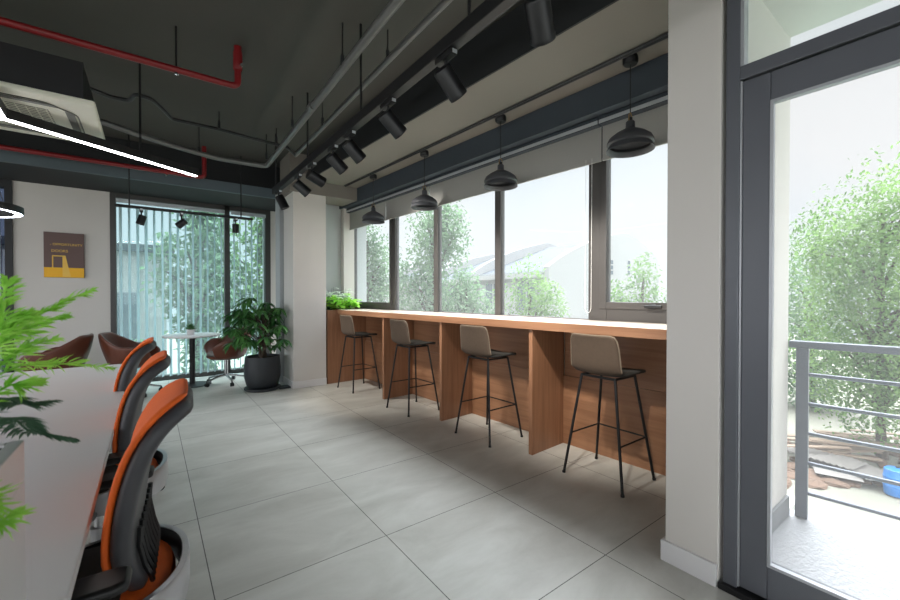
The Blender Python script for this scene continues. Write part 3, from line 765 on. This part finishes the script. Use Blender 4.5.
text('DOORS', .048, PW * .18, .345, po)

# ------------------------------------------------------------------ lounge: table and tub chairs
tb = thing('cafe_table', 'small white pedestal table with a black column by the blinds', 'table', (.49, 6.95, 0))
MB().lathe([(0, .712), (.355, .712), (.362, .718), (.362, .735), (.356, .74), (0, .74)], 44).build('table_top', M['white'], tb, smooth=True)
MB().cyl((0, 0, .012), (0, 0, .712), .036, n=20).build('column', M['black'], tb, smooth=True)
MB().lathe([(0, 0), (.24, 0), (.24, .008), (.05, .016), (0, .016)], 36).build('base_plate', M['black'], tb, smooth=True)
sp_ = thing('potted_succulent', 'small succulent in a white pot on the pedestal table', 'plant', (.47, 6.93, .74))
MB().lathe([(0, 0), (.045, 0), (.055, .075), (.05, .075), (.042, .06), (0, .06)], 24).build('pot', M['white'], sp_, smooth=True)
k = MB()
for i in range(40):
    a = i * 2.4; e = .3 + .8 * (i / 40)
    k.leaf((0.01 * math.cos(a), .01 * math.sin(a), .065), (math.cos(a) * (1.2 - e), math.sin(a) * (1.2 - e), e), (0, 0, 1), .11, .022, .1)
k.build('rosette', M['succulent'], sp_, normals=False)

def make_tub(loc, rz, label, grp):
    t = thing('tub_chair', label, 'chair', loc, rz, grp)            # faces local +x
    rows = []
    n = 36
    for v in range(7):
        f_ = v / 6; row = []
        for i in range(n + 1):
            ph = R(180 - 138 + 276 * i / n)                          # centred on the back (-x)
            off = abs(ph - PI) / R(138)                              # 0 at back, 1 at the front ends
            top = .83 - .17 * min(1, max(0, (off - .22) / .36)) ** 1 * 1.0 - .10 * max(0, (off - .72) / .28) ** 2
            rr = .235 + .075 * math.sin(f_ * PI / 2) + .035 * f_ * (1 - off)
            z = .40 + (top - .40) * f_
            row.append((rr * math.cos(ph) * 1.02, rr * math.sin(ph), z))
        rows.append(row)
    MB().grid(rows).build('shell', M['leather'], t, smooth=True, solid=.034, sub=1)
    MB().lathe([(0, .37), (.20, .375), (.245, .40), (.255, .42), (.25, .43), (0, .43)], 36).build('seat_pan', M['leather'], t, smooth=True)
    cu = MB(); cu.lathe([(0, .43), (.23, .43), (.245, .45), (.235, .475), (0, .485)], 36); cu.build('seat_cushion', M['cushiongrey'], t, smooth=True)
    MB().cyl((0, 0, .12), (0, 0, .375), .026, n=16).build('gas_lift', M['chrome'], t, smooth=True)
    for k in range(5):
        a = 2 * PI * k / 5 + .3
        lg = MB().tube([(.02 * math.cos(a), .02 * math.sin(a), .13), (.15 * math.cos(a), .15 * math.sin(a), .11), (.285 * math.cos(a), .285 * math.sin(a), .075)], [.02, .016, .011], 10).build('base_leg', M['chrome'], t, smooth=True)
        caster(lg, .285 * math.cos(a), .285 * math.sin(a), a)
    return t
def caster(parent, x, y, a):
    k = MB(); u = Vector((math.cos(a + PI / 2), math.sin(a + PI / 2), 0))
    for s_ in (-1, 1):
        c = Vector((x, y, .028)) + u * (.012 * s_)
        k.cyl(c - u * .008, c + u * .008, .028, n=16)
    k.cyl((x, y, .03), (x, y, .075), .009, n=8)
    k.build('caster', M['blackgloss'], parent, smooth=True)
G = 'brown tub chairs around the lounge tables'
tub = make_tub((.90, 6.78, 0), PI + .15, 'brown leather tub chair half hidden by the potted plant', G)
dup(tub, (-.17, 6.72, 0), -.25, 'brown leather tub chair left of the pedestal table, behind the desk', G)
dup(tub, (-.93, 6.75, 0), PI - .2, 'brown leather tub chair below the poster, behind the fern', G)

# ------------------------------------------------------------------ big potted plant
px_, py_ = 1.255, 6.06
pp = thing('potted_plant', 'umbrella plant with drooping dark leaves in a black pot by the column', 'plant', (px_, py_, 0))
pot = MB().lathe([(0, .03), (.17, .03), (.2, .06), (.232, .18), (.236, .30), (.222, .45), (.222, .465), (.205, .465), (.205, .43), (0, .43)], 44).build('pot', M['pot'], pp, smooth=True)
MB().lathe([(0, .425), (.203, .425), (.18, .44), (0, .445)], 30).build('soil', M['soil'], pot)
MB().lathe([(0, 0), (.21, 0), (.235, .012), (.235, .035), (.215, .035), (.2, .03), (0, .03)], 40).build('saucer', M['pot'], pp, smooth=True)
st = MB()
for k in range(3):
    a = 2 * PI * k / 3
    st.tube([(.035 * math.cos(a + z * 6), .035 * math.sin(a + z * 6), .43 + z) for z in [i * .04 for i in range(12)]], .022, 8)
st.build('trunk', M['bark'], pp, smooth=True)
br = MB(); lf = MB()
random.seed(21)
for i in range(58):
    a = random.uniform(0, 2 * PI); zt = random.triangular(.52, 1.32, .85)
    rr = .46 * math.sqrt(max(.03, 1 - ((zt - .82) / .51) ** 2)) * random.uniform(.5, 1.0)
    tip = Vector((min(rr * math.cos(a), .19), rr * math.sin(a), zt))
    b0 = Vector((.03 * math.cos(a), .03 * math.sin(a), max(.55, min(.92, zt - .18))))
    br.tube([b0, (b0 + tip) / 2 + Vector((0, 0, .06)), tip], [.006, .004, .003], 5)
    nl = random.randint(6, 8)
    for q in range(nl):
        b2 = a + 2 * PI * q / nl
        ln = random.uniform(.14, .22); dz_ = random.uniform(-.85, -.1); wl = random.uniform(.045, .062)
        if math.cos(b2) > 0: ln = min(ln, max(.06, (.325 - tip.x) / max(.3, math.cos(b2))))
        lf.leaf(tip, (math.cos(b2), math.sin(b2), dz_), (0, 0, 1), ln, wl, .22)
br.build('branch', M['bark'], pp, smooth=True); lf.build('foliage', M['plantleaf'], pp, normals=False)
tag(MB().prism([(-.17, -.11), (.17, -.11), (.2, -.06), (.2, .06), (.17, .11), (-.17, .11)], lambda u, v, s_: (u, v, .002 + .022 * s_)).build('black_tray', M['pot'], loc=(1.43, 6.05, 0)) if False else
    MB().box(-.02, .14, -.09, .09, 0, .018).build('floor_tray', M['pot'], loc=(1.455, 5.98, 0), bevel=.006), 'flat black tray on the floor beside the plant pot', 'tray')

# ------------------------------------------------------------------ desk, planter cabinet
DX, DY1 = -.125, 4.28
dk = thing('office_desk', 'long white desk top with orange chairs along its side', 'desk', (-.75, 2.65, 0))
box(-.63, DX + .75, 1.02 - 2.65, DY1 - 2.65, .715, .74).build('desk_top', M['white'], dk, bevel=.003)
for y in (1.10, 2.65, 4.2):
    k = MB(); k.box(-.58, -.53, y - 2.65 - .025, y - 2.65 + .025, 0, .715); k.box(.30, .35, y - 2.65 - .025, y - 2.65 + .025, 0, .715); k.box(-.53, .30, y - 2.65 - .02, y - 2.65 + .02, .66, .715)
    k.build('desk_leg', M['white'], dk, bevel=.003)
box(-.02, .02, 1.1 - 2.65, 4.2 - 2.65, .25, .68).build('modesty_panel', M['white'], dk)
pcb = thing('planter_cabinet', 'white planter cabinet at the end of the desk, under the fern', 'planter', (-.46, .72, 0))
k = MB(); k.box(-.27, .283, -.30, .285, 0, .98); k.box(-.27, -.25, -.30, .285, .98, 1.05); k.box(.263, .283, -.30, .285, .98, 1.05); k.box(-.25, .263, -.30, -.28, .98, 1.05); k.box(-.25, .263, .265, .285, .98, 1.05)
k.build('cabinet_body', M['white'], pcb, bevel=.002)
box(-.25, .263, -.28, .265, .98, 1.046).build('soil', M['soil'], pcb)

# ferns
def smooth_path(pts, n=26):
    pts = [Vector(p) for p in pts]; out = []
    m = len(pts) - 1
    for i in range(n + 1):
        u = i / n * m; k = min(int(u), m - 1); f_ = u - k
        p0 = pts[max(k - 1, 0)]; p1 = pts[k]; p2 = pts[k + 1]; p3 = pts[min(k + 2, m)]
        out.append(.5 * ((2 * p1) + (p2 - p0) * f_ + (2 * p0 - 5 * p1 + 4 * p2 - p3) * f_ ** 2 + (3 * p1 - p0 - 3 * p2 + p3) * f_ ** 3))
    return out
def frond(parent, pts, mat, name, leaf_len, width, dens, flat):
    P = smooth_path(pts); k = MB()
    k.tube(P, [.003 - .0022 * i / len(P) for i in range(len(P))], 5)
    for i in range(2, len(P) - 1):
        d = (P[i + 1] - P[i]); sl = d.length; d.normalize()
        tap = min(1, .35 + 1.6 * (1 - i / len(P))) * (1 if i > 5 else .5)
        for q in range(dens):
            b = P[i] + d * (sl * q / dens)
            side = d.cross(Vector((0, 0, 1))).normalized()
            if flat:
                for s_ in (-1, 1):
                    k.leaf(b, side * s_ + d * .55 + Vector((0, 0, random.uniform(-.15, .05))), (0, 0, 1), leaf_len * tap, width, .12)
            else:
                a = random.uniform(0, 2 * PI); u = side * math.cos(a) + Vector((0, 0, 1)) * math.sin(a) * .55
                k.leaf(b, u + d * random.uniform(.6, 1.2), side.cross(u) + d * .3, leaf_len * tap * random.uniform(.6, 1.15), width, .15)
    k.build(name, mat, parent, normals=False)
random.seed(5)
rt = Vector((-.33, .72, 1.03))
fa = thing('asparagus_fern', 'bright green feathery fern growing from the white planter cabinet', 'plant', rt)
L_ = lambda *ps: [(0, 0, 0)] + [Vector(pt(*p)) - rt for p in ps]
for ps in (((-5, 345, .70), (45, 312, .79), (92, 289, .86)),
           ((-15, 345, .60), (0, 305, .64), (8, 280, .66)),
           ((-4, 376, .74), (60, 364, .9), (112, 368, .98)),
           ((-10, 396, .66), (16, 386, .70), (36, 382, .73)),
           ((-8, 352, .66), (25, 330, .73), (66, 316, .78)),
           ((-10, 372, .66), (22, 350, .72), (55, 338, .77)),
           ((-10, 350, .60), (8, 325, .64), (30, 312, .68)),
           ((-28, 495, .52), (-10, 522, .53), (14, 515, .56))):
    frond(fa, L_(*ps), M['fern'], 'frond', .038, .0042, 5, False)
rt2 = Vector((-.30, .80, 1.03))
fd = thing('boston_fern', 'dark green fern with comb like fronds beside the feathery fern', 'plant', rt2)
L2 = lambda *ps: [(0, 0, 0)] + [Vector(pt(*p)) - rt2 for p in ps]
for ps in (((-6, 422, .64), (30, 432, .70), (70, 439, .75)), ((-12, 405, .68), (20, 404, .74), (50, 401, .8))):
    frond(fd, L2(*ps), M['ferndark'], 'frond', .046, .0075, 2, True)

# ------------------------------------------------------------------ orange office chairs (face local +x)
def make_chair(loc, rz, label, grp):
    t = thing('office_chair', label, 'chair', loc, rz, grp)
    # seat cushion in two tones: charcoal front, orange rear
    def sup(a, rx, ry, e=2.6):
        c, s_ = math.cos(a), math.sin(a)
        return (rx * abs(c) ** (2 / e) * (1 if c >= 0 else -1), ry * abs(s_) ** (2 / e) * (1 if s_ >= 0 else -1))
    for part, mat_, keep_rear in (('seat', M['stoolseat'], False), ('seat_rear', M['orange'], True)):
        k = MB(); n = 40; V = []
        for f_, z in ((.9, .425), (.985, .435), (1, .455), (.965, .478), (.85, .49), (.5, .488), (.05, .482)):
            V.append([k.bm.verts.new((*sup(2 * PI * q / n, .225 * f_, .232 * f_), z)) for q in range(n)])
        for A, B in zip(V, V[1:]):
            for q in range(n): k.bm.faces.new((A[q], A[(q + 1) % n], B[(q + 1) % n], B[q]))
        k.bm.faces.new(V[0][::-1]); k.bm.faces.new(V[-1])
        bmesh.ops.bisect_plane(k.bm, geom=k.bm.verts[:] + k.bm.edges[:] + k.bm.faces[:], plane_co=(-.105, 0, 0), plane_no=(1, 0, 0), clear_outer=keep_rear, clear_inner=not keep_rear)
        bmesh.ops.holes_fill(k.bm, edges=[e for e in k.bm.edges if e.is_boundary])
        k.build(part, mat_, t, smooth=True)
    # seat shell with raised silver rim round the rear
    k = MB(); k.lathe([(0, .40), (.19, .40), (.225, .41), (.232, .424), (0, .424)], 40); k.build('seat_shell', M['blackgloss'], t, smooth=True)
    rows = []; inner = []
    for i in range(37):
        a = R(62) + R(236) * i / 36                                      # round the back (-x)
        e = min(1, 4 * min(i, 36 - i) / 36)
        x, y = sup(a, .262, .262, 2.3); xi, yi = sup(a, .238, .240, 2.3)
        zt = .455 + .055 * e
        rows.append([(xi, yi, .43), (x * .985, y * .985, .40), (x, y, .43), (x, y, zt - .008), (x * .99, y * .99, zt), (xi * 1.02, yi * 1.02, zt)])
        inner.append([(xi * 1.015, yi * 1.015, zt - .002), (xi, yi, .435)])
    MB().grid(rows).build('seat_rim', M['silver'], t, smooth=True)
    MB().grid(inner).build('rim_lining', M['blackgloss'], t, smooth=True, solid=.004)
    # back: curved shell and orange pad
    prof = [(-.150, .488), (-.148, .52), (-.134, .57), (-.122, .63), (-.128, .72), (-.142, .80), (-.158, .86), (-.182, .91), (-.212, .948), (-.246, .972), (-.272, .982)]
    wid = [.12, .15, .19, .222, .232, .232, .23, .225, .212, .18, .13]
    def srf(off, sc_, pr=prof, wd=wid, dish=.012):
        rows = []
        for i, (x, z) in enumerate(pr):
            a = pr[max(i - 1, 0)]; b = pr[min(i + 1, len(pr) - 1)]
            dx_, dz_ = b[0] - a[0], b[1] - a[1]; L = math.hypot(dx_, dz_); nx, nz = dz_ / L, -dx_ / L
            row = []
            for q in range(11):
                u = 2 * q / 10 - 1
                row.append((x + nx * (off + dish * u * u), wd[i] * sc_ * u, z + nz * (off + dish * u * u)))
            rows.append(row)
        return rows
    MB().grid(srf(0, 1)).build('back_shell', M['shellgrey'], t, smooth=True, solid=.046, sub=1)
    MB().grid(srf(.030, .98)[2:]).build('back_pad', M['orange'], t, smooth=True, solid=.018, sub=1)
    # ribs of the lower back
    for j in range(8):
        u = -.13 + .26 * j / 7
        MB().tube([(-.174, u * .8, .50), (-.173, u, .53), (-.160, u * 1.1, .57), (-.149, u * 1.15, .63), (-.152, u * 1.15, .68)], .007, 6).build('back_rib', M['blackgloss'], t, smooth=True)
    MB().tube([(-.08, 0, .40), (-.13, 0, .40), (-.15, 0, .44), (-.15, 0, .52)], [.03, .028, .025, .02], 10).build('back_bracket', M['shellgrey'], t, smooth=True)
    for s_ in (-1, 1):
        ar = MB().tube(arc([(-.02, .20 * s_, .405), (-.02, .325 * s_, .42), (-.04, .337 * s_, .64)], .05), [.017] * 8, 10).build('arm_post', M['shellgrey'], t, smooth=True)
        pad = MB(); pad.prism([(-.13, -.036), (-.10, -.045), (.06, -.042), (.12, -.03), (.135, 0), (.12, .03), (.06, .042), (-.10, .045), (-.13, .036)], lambda u, v, q: (u - .02, v + .335 * s_, .64 + .026 * q + .012 * (u > .1) * -1))
        pad.build('armrest', M['blackgloss'], t, bevel=.01, smooth=True)
    MB().cyl((0, 0, .22), (0, 0, .40), .017, n=16).build('gas_lift', M['chrome'], t, smooth=True)
    MB().cyl((0, 0, .09), (0, 0, .25), .028, n=16).build('lift_sleeve', M['silver'], t, smooth=True)
    box(-.11, .12, -.07, .07, .375, .402).build('tilt_mechanism', M['black'], t, bevel=.008)
    for k in range(5):
        a = 2 * PI * k / 5 + .18 + PI
        c_, s2 = math.cos(a), math.sin(a)
        lg = MB().tube([(.02 * c_, .02 * s2, .115), (.16 * c_, .16 * s2, .10), (.29 * c_, .29 * s2, .075)], [.026, .021, .015], 10).build('base_leg', M['silver'], t, smooth=True)
        caster(lg, .29 * c_, .29 * s2, a)
    return t
G = 'orange office chairs at the white desk'
ch = make_chair((-.165, 1.52, 0), PI - R(4), 'nearest orange office chair with a silver rimmed seat', G)
dup(ch, (-.195, 2.42, 0), PI - R(4), 'middle orange office chair at the white desk', G)
dup(ch, (-.245, 3.28, 0), PI - R(4), 'farthest orange office chair at the white desk', G)

# ------------------------------------------------------------------ outside
struct(box(-4.8, 3.4, -3.8, YB + .2, CZ + .25, 14).build('wall_sky_blocker', M['render']), 'added unseen white block over the room that cuts sky light on the yard', 'wall')  # unseen block added to keep sky light off the yard
GZ = -4.0
struct(box(-45, 70, -45, 70, GZ - .2, GZ).build('ground_outside', M['ground']), 'pale dirt and grass yard below the office', 'ground')
def ev(x, y): return x, y
struct(box(3.4, 12.2, -8, 10, GZ, GZ + .03).build('pavement_outside', M['paving']), 'pale green paved strip next to the building', 'pavement')
def tree(name, label, x, y, z0, z1, rx, ry, n, mat, leaf=.2, seed=1, grp=None, trunk=True, lumps=11, loc_base=None):
    rnd = random.Random(seed)
    t = thing(name, label, 'tree', (x, y, GZ), 0, grp)
    H = z1 - GZ; B = z0 - GZ
    tk = MB(); tk.tube([(0, 0, 0), (.1, .05, B), (.0, .1, B + (H - B) * .5), (.05, .0, B + (H - B) * .8)], [.16, .12, .07, .03], 8)
    cs = []
    for i in range(lumps):
        u = rnd.uniform(-1, 1); a = rnd.uniform(0, 2 * PI); rr = math.sqrt(max(0, 1 - u * u)) * rnd.uniform(.25, .72)
        c = Vector((rx * rr * math.cos(a), ry * rr * math.sin(a), (B + H) / 2 + (H - B) / 2 * u * .72))
        cs.append((c, rnd.uniform(.32, .5)))
        tk.tube([(0.05, .05, max(B * .8, c.z - 1.2)), c * .6 + Vector((0, 0, c.z * .4 - .2)), c], [.06, .035, .015], 6)
    tk.build('trunk', M['bark'], t, smooth=True)
    lf = MB()
    for i in range(n):
        c, f_ = cs[i % len(cs)]
        v = Vector((rnd.gauss(0, 1), rnd.gauss(0, 1), rnd.gauss(0, 1))).normalized() * (rnd.random() ** .4)
        p = c + Vector((v.x * rx * f_, v.y * ry * f_, v.z * (H - B) / 2 * f_))
        dv = Vector((rnd.gauss(0, 1), rnd.gauss(0, 1), rnd.gauss(-.3, .7)))
        lf.leaf(p, dv, (rnd.gauss(0, .4), rnd.gauss(0, .4), 1), leaf * rnd.uniform(.6, 1.3), leaf * rnd.uniform(.35, .55), .15)
    lf.build('crown', mat, t, normals=False)
    return t
def tree_px(name, label, px, d, ytop, ybot, wpx, n, mat, leaf=.2, seed=1, grp=None, lumps=11, depth=None):
    c = pt(px, 300, d); zt = CAM_Z + (HZ - ytop) * d / F_PX; zb_ = CAM_Z + (HZ - ybot) * d / F_PX
    r = wpx * d / F_PX
    return tree(name, label, c.x, c.y, zb_, zt, r, depth or r, n, mat, leaf, seed, grp, True, lumps)
G = 'trees outside the bar windows'
tree_px('garden_tree', 'slim tree seen through the leftmost bar window', 366, 14, 206, 380, 28, 4000, M['treeleaf2'], .145, 3, G, 10)
tree_px('garden_tree', 'tall airy tree seen through the second and third bar windows', 436, 12, 190, 380, 48, 9000, M['treeleaf2'], .135, 4, G, 18)
tree_px('garden_tree', 'low bushy tree before the left house roof', 466, 13, 262, 400, 42, 5600, M['treeleaf2'], .135, 5, G, 12)
tree_px('garden_tree', 'low round tree before the window of the white house', 530, 13.5, 260, 420, 50, 6600, M['treeleaf'], .135, 6, G, 14)
tree_px('garden_tree', 'rounded tree below the white gable, by the pillar window', 642, 13, 254, 400, 42, 6800, M['treeleaf'], .13, 7, G, 14)
tree_px('garden_tree', 'small tree behind the leftmost bar windows', 398, 16, 246, 400, 30, 2600, M['treeleaf2'], .15, 14, G, 10)
tree_px('yard_tree', 'wide green tree beyond the balcony railing', 884, 13, 164, 432, 118, 27000, M['treeleaf'], .15, 8, None, 44, 3.0)
tree_px('yard_tree', 'darker tree behind the wide one, at the balcony pillar', 815, 19, 215, 420, 62, 8500, M['treeleaf2'], .19, 9, None, 14)
G = 'trees behind the back window'
tree('back_tree', 'leafy tree behind the middle of the vertical blinds', .95, 12.2, -1.4, 4.6, 1.3, 1.2, 3200, M['treeleaf2'], .22, 10, G, lumps=16)
tree('back_tree', 'leafy tree behind the right pane of the vertical blinds', 2.5, 12.6, -2.2, 4.4, 1.0, 1.1, 2200, M['treeleaf'], .22, 11, G, lumps=12)
tree('back_tree', 'small bush behind the left part of the vertical blinds', -.25, 11.2, -2.4, .3, .7, .8, 1500, M['treeleaf2'], .2, 12, G, lumps=9)

# white terrace houses with curved party walls; profile in X-Z, walls at given Y
def house(label, Y0, Y1, x0, grp, win=True):
    h = thing('terrace_house', label, 'house', (x0, Y0, GZ), 0, grp)
    prof = [(0, 0), (0, 6.65)]
    for i in range(1, 9):                                   # concave sweep up to the ridge
        f_ = i / 8; prof.append((6.3 * f_, 6.65 + 2.12 * (f_ ** .8 * .62 + .38 * (1 - (1 - f_) ** 2))))
    for i in range(1, 7):
        f_ = i / 6; prof.append((6.3 + 3.7 * f_, 8.77 - 1.2 * f_ ** 1.6))
    prof += [(10.2, 6.4), (10.2, 0)]
    W = Y1 - Y0
    MB().prism(prof, lambda u, v, s_: (u, .3 * s_, v)).build('party_wall', M['housewall'], h)
    MB().prism(prof, lambda u, v, s_: (u, W - .3 + .3 * s_, v)).build('party_wall', M['housewall'], h)
    box(.35, 9.8, .3, W - .3, 0, 6.5).build('house_body', M['housewall'], h)
    roof = [(-.15, 6.3), (6.3, 8.45), (10.2, 6.9), (10.2, 6.3)]
    MB().prism(roof, lambda u, v, s_: (u, .3 + (W - .6) * s_, v)).build('roof', M['roof'], h)
    box(-.2, .0, .3, W - .3, 6.15, 6.4).build('gutter', M['housewall'], h)
    if win:
        for y in (1.0, 3.4):
            f = MB(); f.box(.28, .36, y, y + 1.2, 4.6, 5.95); f.build('house_window', M['housewin'], h)
            g = MB(); g.box(.25, .30, y + .57, y + .63, 4.6, 5.95); g.box(.25, .30, y - .05, y, 4.55, 6.0); g.box(.25, .3, y + 1.2, y + 1.25, 4.55, 6.0); g.build('window_frame', M['housewall'], h)
        for x, z in ((5.0, 7.0), (6.7, 7.05)):
            f = MB()
            for q in range(3): f.box(x, x + .22, -.02, .02, z - .28 * q, z - .28 * q + .2)
            f.build('vent_slot', M['housewin'], h)
    return h
G = 'white terrace houses across the yard'
house('white terrace house with a curved gable wall facing the bar windows', 12.0, 17.6, 14.57, G)
house('farther white terrace house with a grey roof left of the first', 18.6, 25.0, 16.6, G)
house('most distant white terrace house behind the tall tree', 26.5, 33, 16.6, G, False)
nb = thing('neighbour_building', 'pale neighbouring building behind the vertical blinds', 'building', (-2.2, 15.0, GZ), 0)
box(-5, 2.6, 0, 6, 0, 6.6).build('building_wall', M['housewall'], nb)
box(-5.2, 2.8, -.3, 6.2, 6.6, 6.8).build('roof_slab', M['roof'], nb)
for x in (-3.6, -1.4, .8):
    f = box(x, x + 1.1, -.03, .05, 3.8, 5.4).build('building_window', M['housewin'], nb)

# debris below the balcony
rnd = random.Random(3)
k = MB()
for i in range(140):
    q = at_z(rnd.uniform(770, 1040), rnd.uniform(444, 492), GZ)
    k.sphere((q.x, q.y, GZ + .03), (rnd.uniform(.1, .4), rnd.uniform(.1, .4), rnd.uniform(.05, .14)), 1)
o = k.build('rubble', M['rubble']); tag(o, 'brown rubble and earth around the plank pile below the tree', 'rubble', kind='stuff')
lab = 'weathered grey plank in the heap below the balcony'
for i in range(24):
    L = rnd.uniform(1.3, 2.6)
    q = at_z(812 + 22 * (i % 4) + rnd.uniform(-4, 4), 446 + 8 * (i // 4 % 3) + rnd.uniform(-2, 2), GZ)
    o = box(-L / 2, L / 2, -.09, .09, 0, .035).build('plank', M['plank'], loc=(q.x, q.y, GZ + .1 + .042 * i * .5), rz=-.9 + rnd.gauss(0, .22))
    tag(o, lab, 'plank', 'planks in the heap below the balcony')
for i, (px, py, r_) in enumerate(((835, 474, .3), (858, 477, .9), (822, 468, 1.4))):
    q = at_z(px, py, GZ); k = MB()
    k.grid([[(-.9 + 1.8 * a / 36, y, .03 * math.sin(a * PI / 1.5)) for a in range(37)] for y in (-.5, .5)])
    o = k.build('corrugated_sheet', M['sheet'], loc=(q.x, q.y, GZ + .2 + .08 * i), rz=r_, solid=.006)
    tag(o, ('pale corrugated sheet lying in front of the planks', 'pale corrugated sheet nearest the blue drum', 'pale corrugated sheet next to the railing post')[i], 'sheet', 'corrugated sheets on the rubble')
q = at_z(899, 497, GZ)
dr = thing('plastic_drum', 'blue plastic drum standing on the paving beyond the railing', 'drum', (q.x, q.y, GZ + .03))
dr.scale = (.85, .85, .78)
MB().lathe([(0, 0), (.27, 0), (.29, .03), (.3, .3), (.31, .31), (.31, .34), (.3, .35), (.3, .58), (.31, .59), (.31, .62), (.3, .63), (.285, .86), (.25, .89), (0, .89)], 36).build('drum_body', M['blue'], dr, smooth=True)
MB().lathe([(0, .885), (.05, .885), (.05, .915), (0, .915)], 16, (.14, 0, 0)).build('drum_bung', M['black'], dr, smooth=True)

# ------------------------------------------------------------------ sky
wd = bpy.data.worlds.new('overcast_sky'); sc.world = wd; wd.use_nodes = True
nt = wd.node_tree; nt.nodes.clear(); N = nt.nodes.new; L = nt.links.new
out = N('ShaderNodeOutputWorld'); bg = N('ShaderNodeBackground'); L(bg.outputs[0], out.inputs[0])
tc = N('ShaderNodeTexCoord'); sx = N('ShaderNodeSeparateXYZ'); L(tc.outputs['Generated'], sx.inputs[0])
# the bright part of the overcast: sun behind the cloud, high on the window side
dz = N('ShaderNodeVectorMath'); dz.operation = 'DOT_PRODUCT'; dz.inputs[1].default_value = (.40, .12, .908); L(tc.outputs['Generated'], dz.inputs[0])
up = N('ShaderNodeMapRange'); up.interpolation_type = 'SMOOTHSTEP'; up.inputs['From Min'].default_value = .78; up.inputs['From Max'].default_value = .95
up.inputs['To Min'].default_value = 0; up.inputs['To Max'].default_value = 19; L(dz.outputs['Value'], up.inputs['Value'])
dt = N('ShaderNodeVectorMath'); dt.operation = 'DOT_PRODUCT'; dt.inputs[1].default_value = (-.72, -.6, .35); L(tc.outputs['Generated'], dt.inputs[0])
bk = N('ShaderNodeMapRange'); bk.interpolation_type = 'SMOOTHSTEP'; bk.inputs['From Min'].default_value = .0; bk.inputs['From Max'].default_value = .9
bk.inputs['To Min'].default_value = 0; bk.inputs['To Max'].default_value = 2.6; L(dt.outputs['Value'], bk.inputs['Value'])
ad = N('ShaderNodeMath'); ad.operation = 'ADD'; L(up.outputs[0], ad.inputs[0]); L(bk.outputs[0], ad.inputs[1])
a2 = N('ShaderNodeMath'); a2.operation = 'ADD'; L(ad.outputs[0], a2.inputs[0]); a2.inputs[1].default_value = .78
nz = N('ShaderNodeTexNoise'); nz.inputs['Scale'].default_value = 2.2; nz.inputs['Detail'].default_value = 6; L(tc.outputs['Generated'], nz.inputs['Vector'])
cr = N('ShaderNodeValToRGB'); cr.color_ramp.elements[0].color = (.86, .93, 1, 1); cr.color_ramp.elements[1].color = (.97, .98, 1, 1)
cr.color_ramp.elements[0].position = .35; cr.color_ramp.elements[1].position = .65
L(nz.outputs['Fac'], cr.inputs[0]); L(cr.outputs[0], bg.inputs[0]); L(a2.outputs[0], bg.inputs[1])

# ------------------------------------------------------------------ camera and view
cd = bpy.data.cameras.new('camera'); co = bpy.data.objects.new('camera', cd); COL.objects.link(co)
cd.sensor_fit = 'HORIZONTAL'; cd.sensor_width = 36; cd.lens = 36 * F_PX / 900
cd.clip_start = .02; cd.clip_end = 400
co.location = (0, 0, CAM_Z)
co.rotation_euler = (PI / 2 - PITCH, 0, -YAW)
cd.dof.use_dof = True; cd.dof.focus_distance = 4.0; cd.dof.aperture_fstop = 4.5
sc.camera = co
vs = sc.view_settings
vs.view_transform = 'Standard'; vs.look = 'None'; vs.gamma = 1; vs.use_curve_mapping = False; vs.exposure = 0.3
cy = sc.cycles
cy.use_denoising = True
cy.max_bounces = 10; cy.diffuse_bounces = 5; cy.glossy_bounces = 4; cy.transparent_max_bounces = 16
cy.sample_clamp_indirect = 8; cy.caustics_reflective = False; cy.caustics_refractive = False
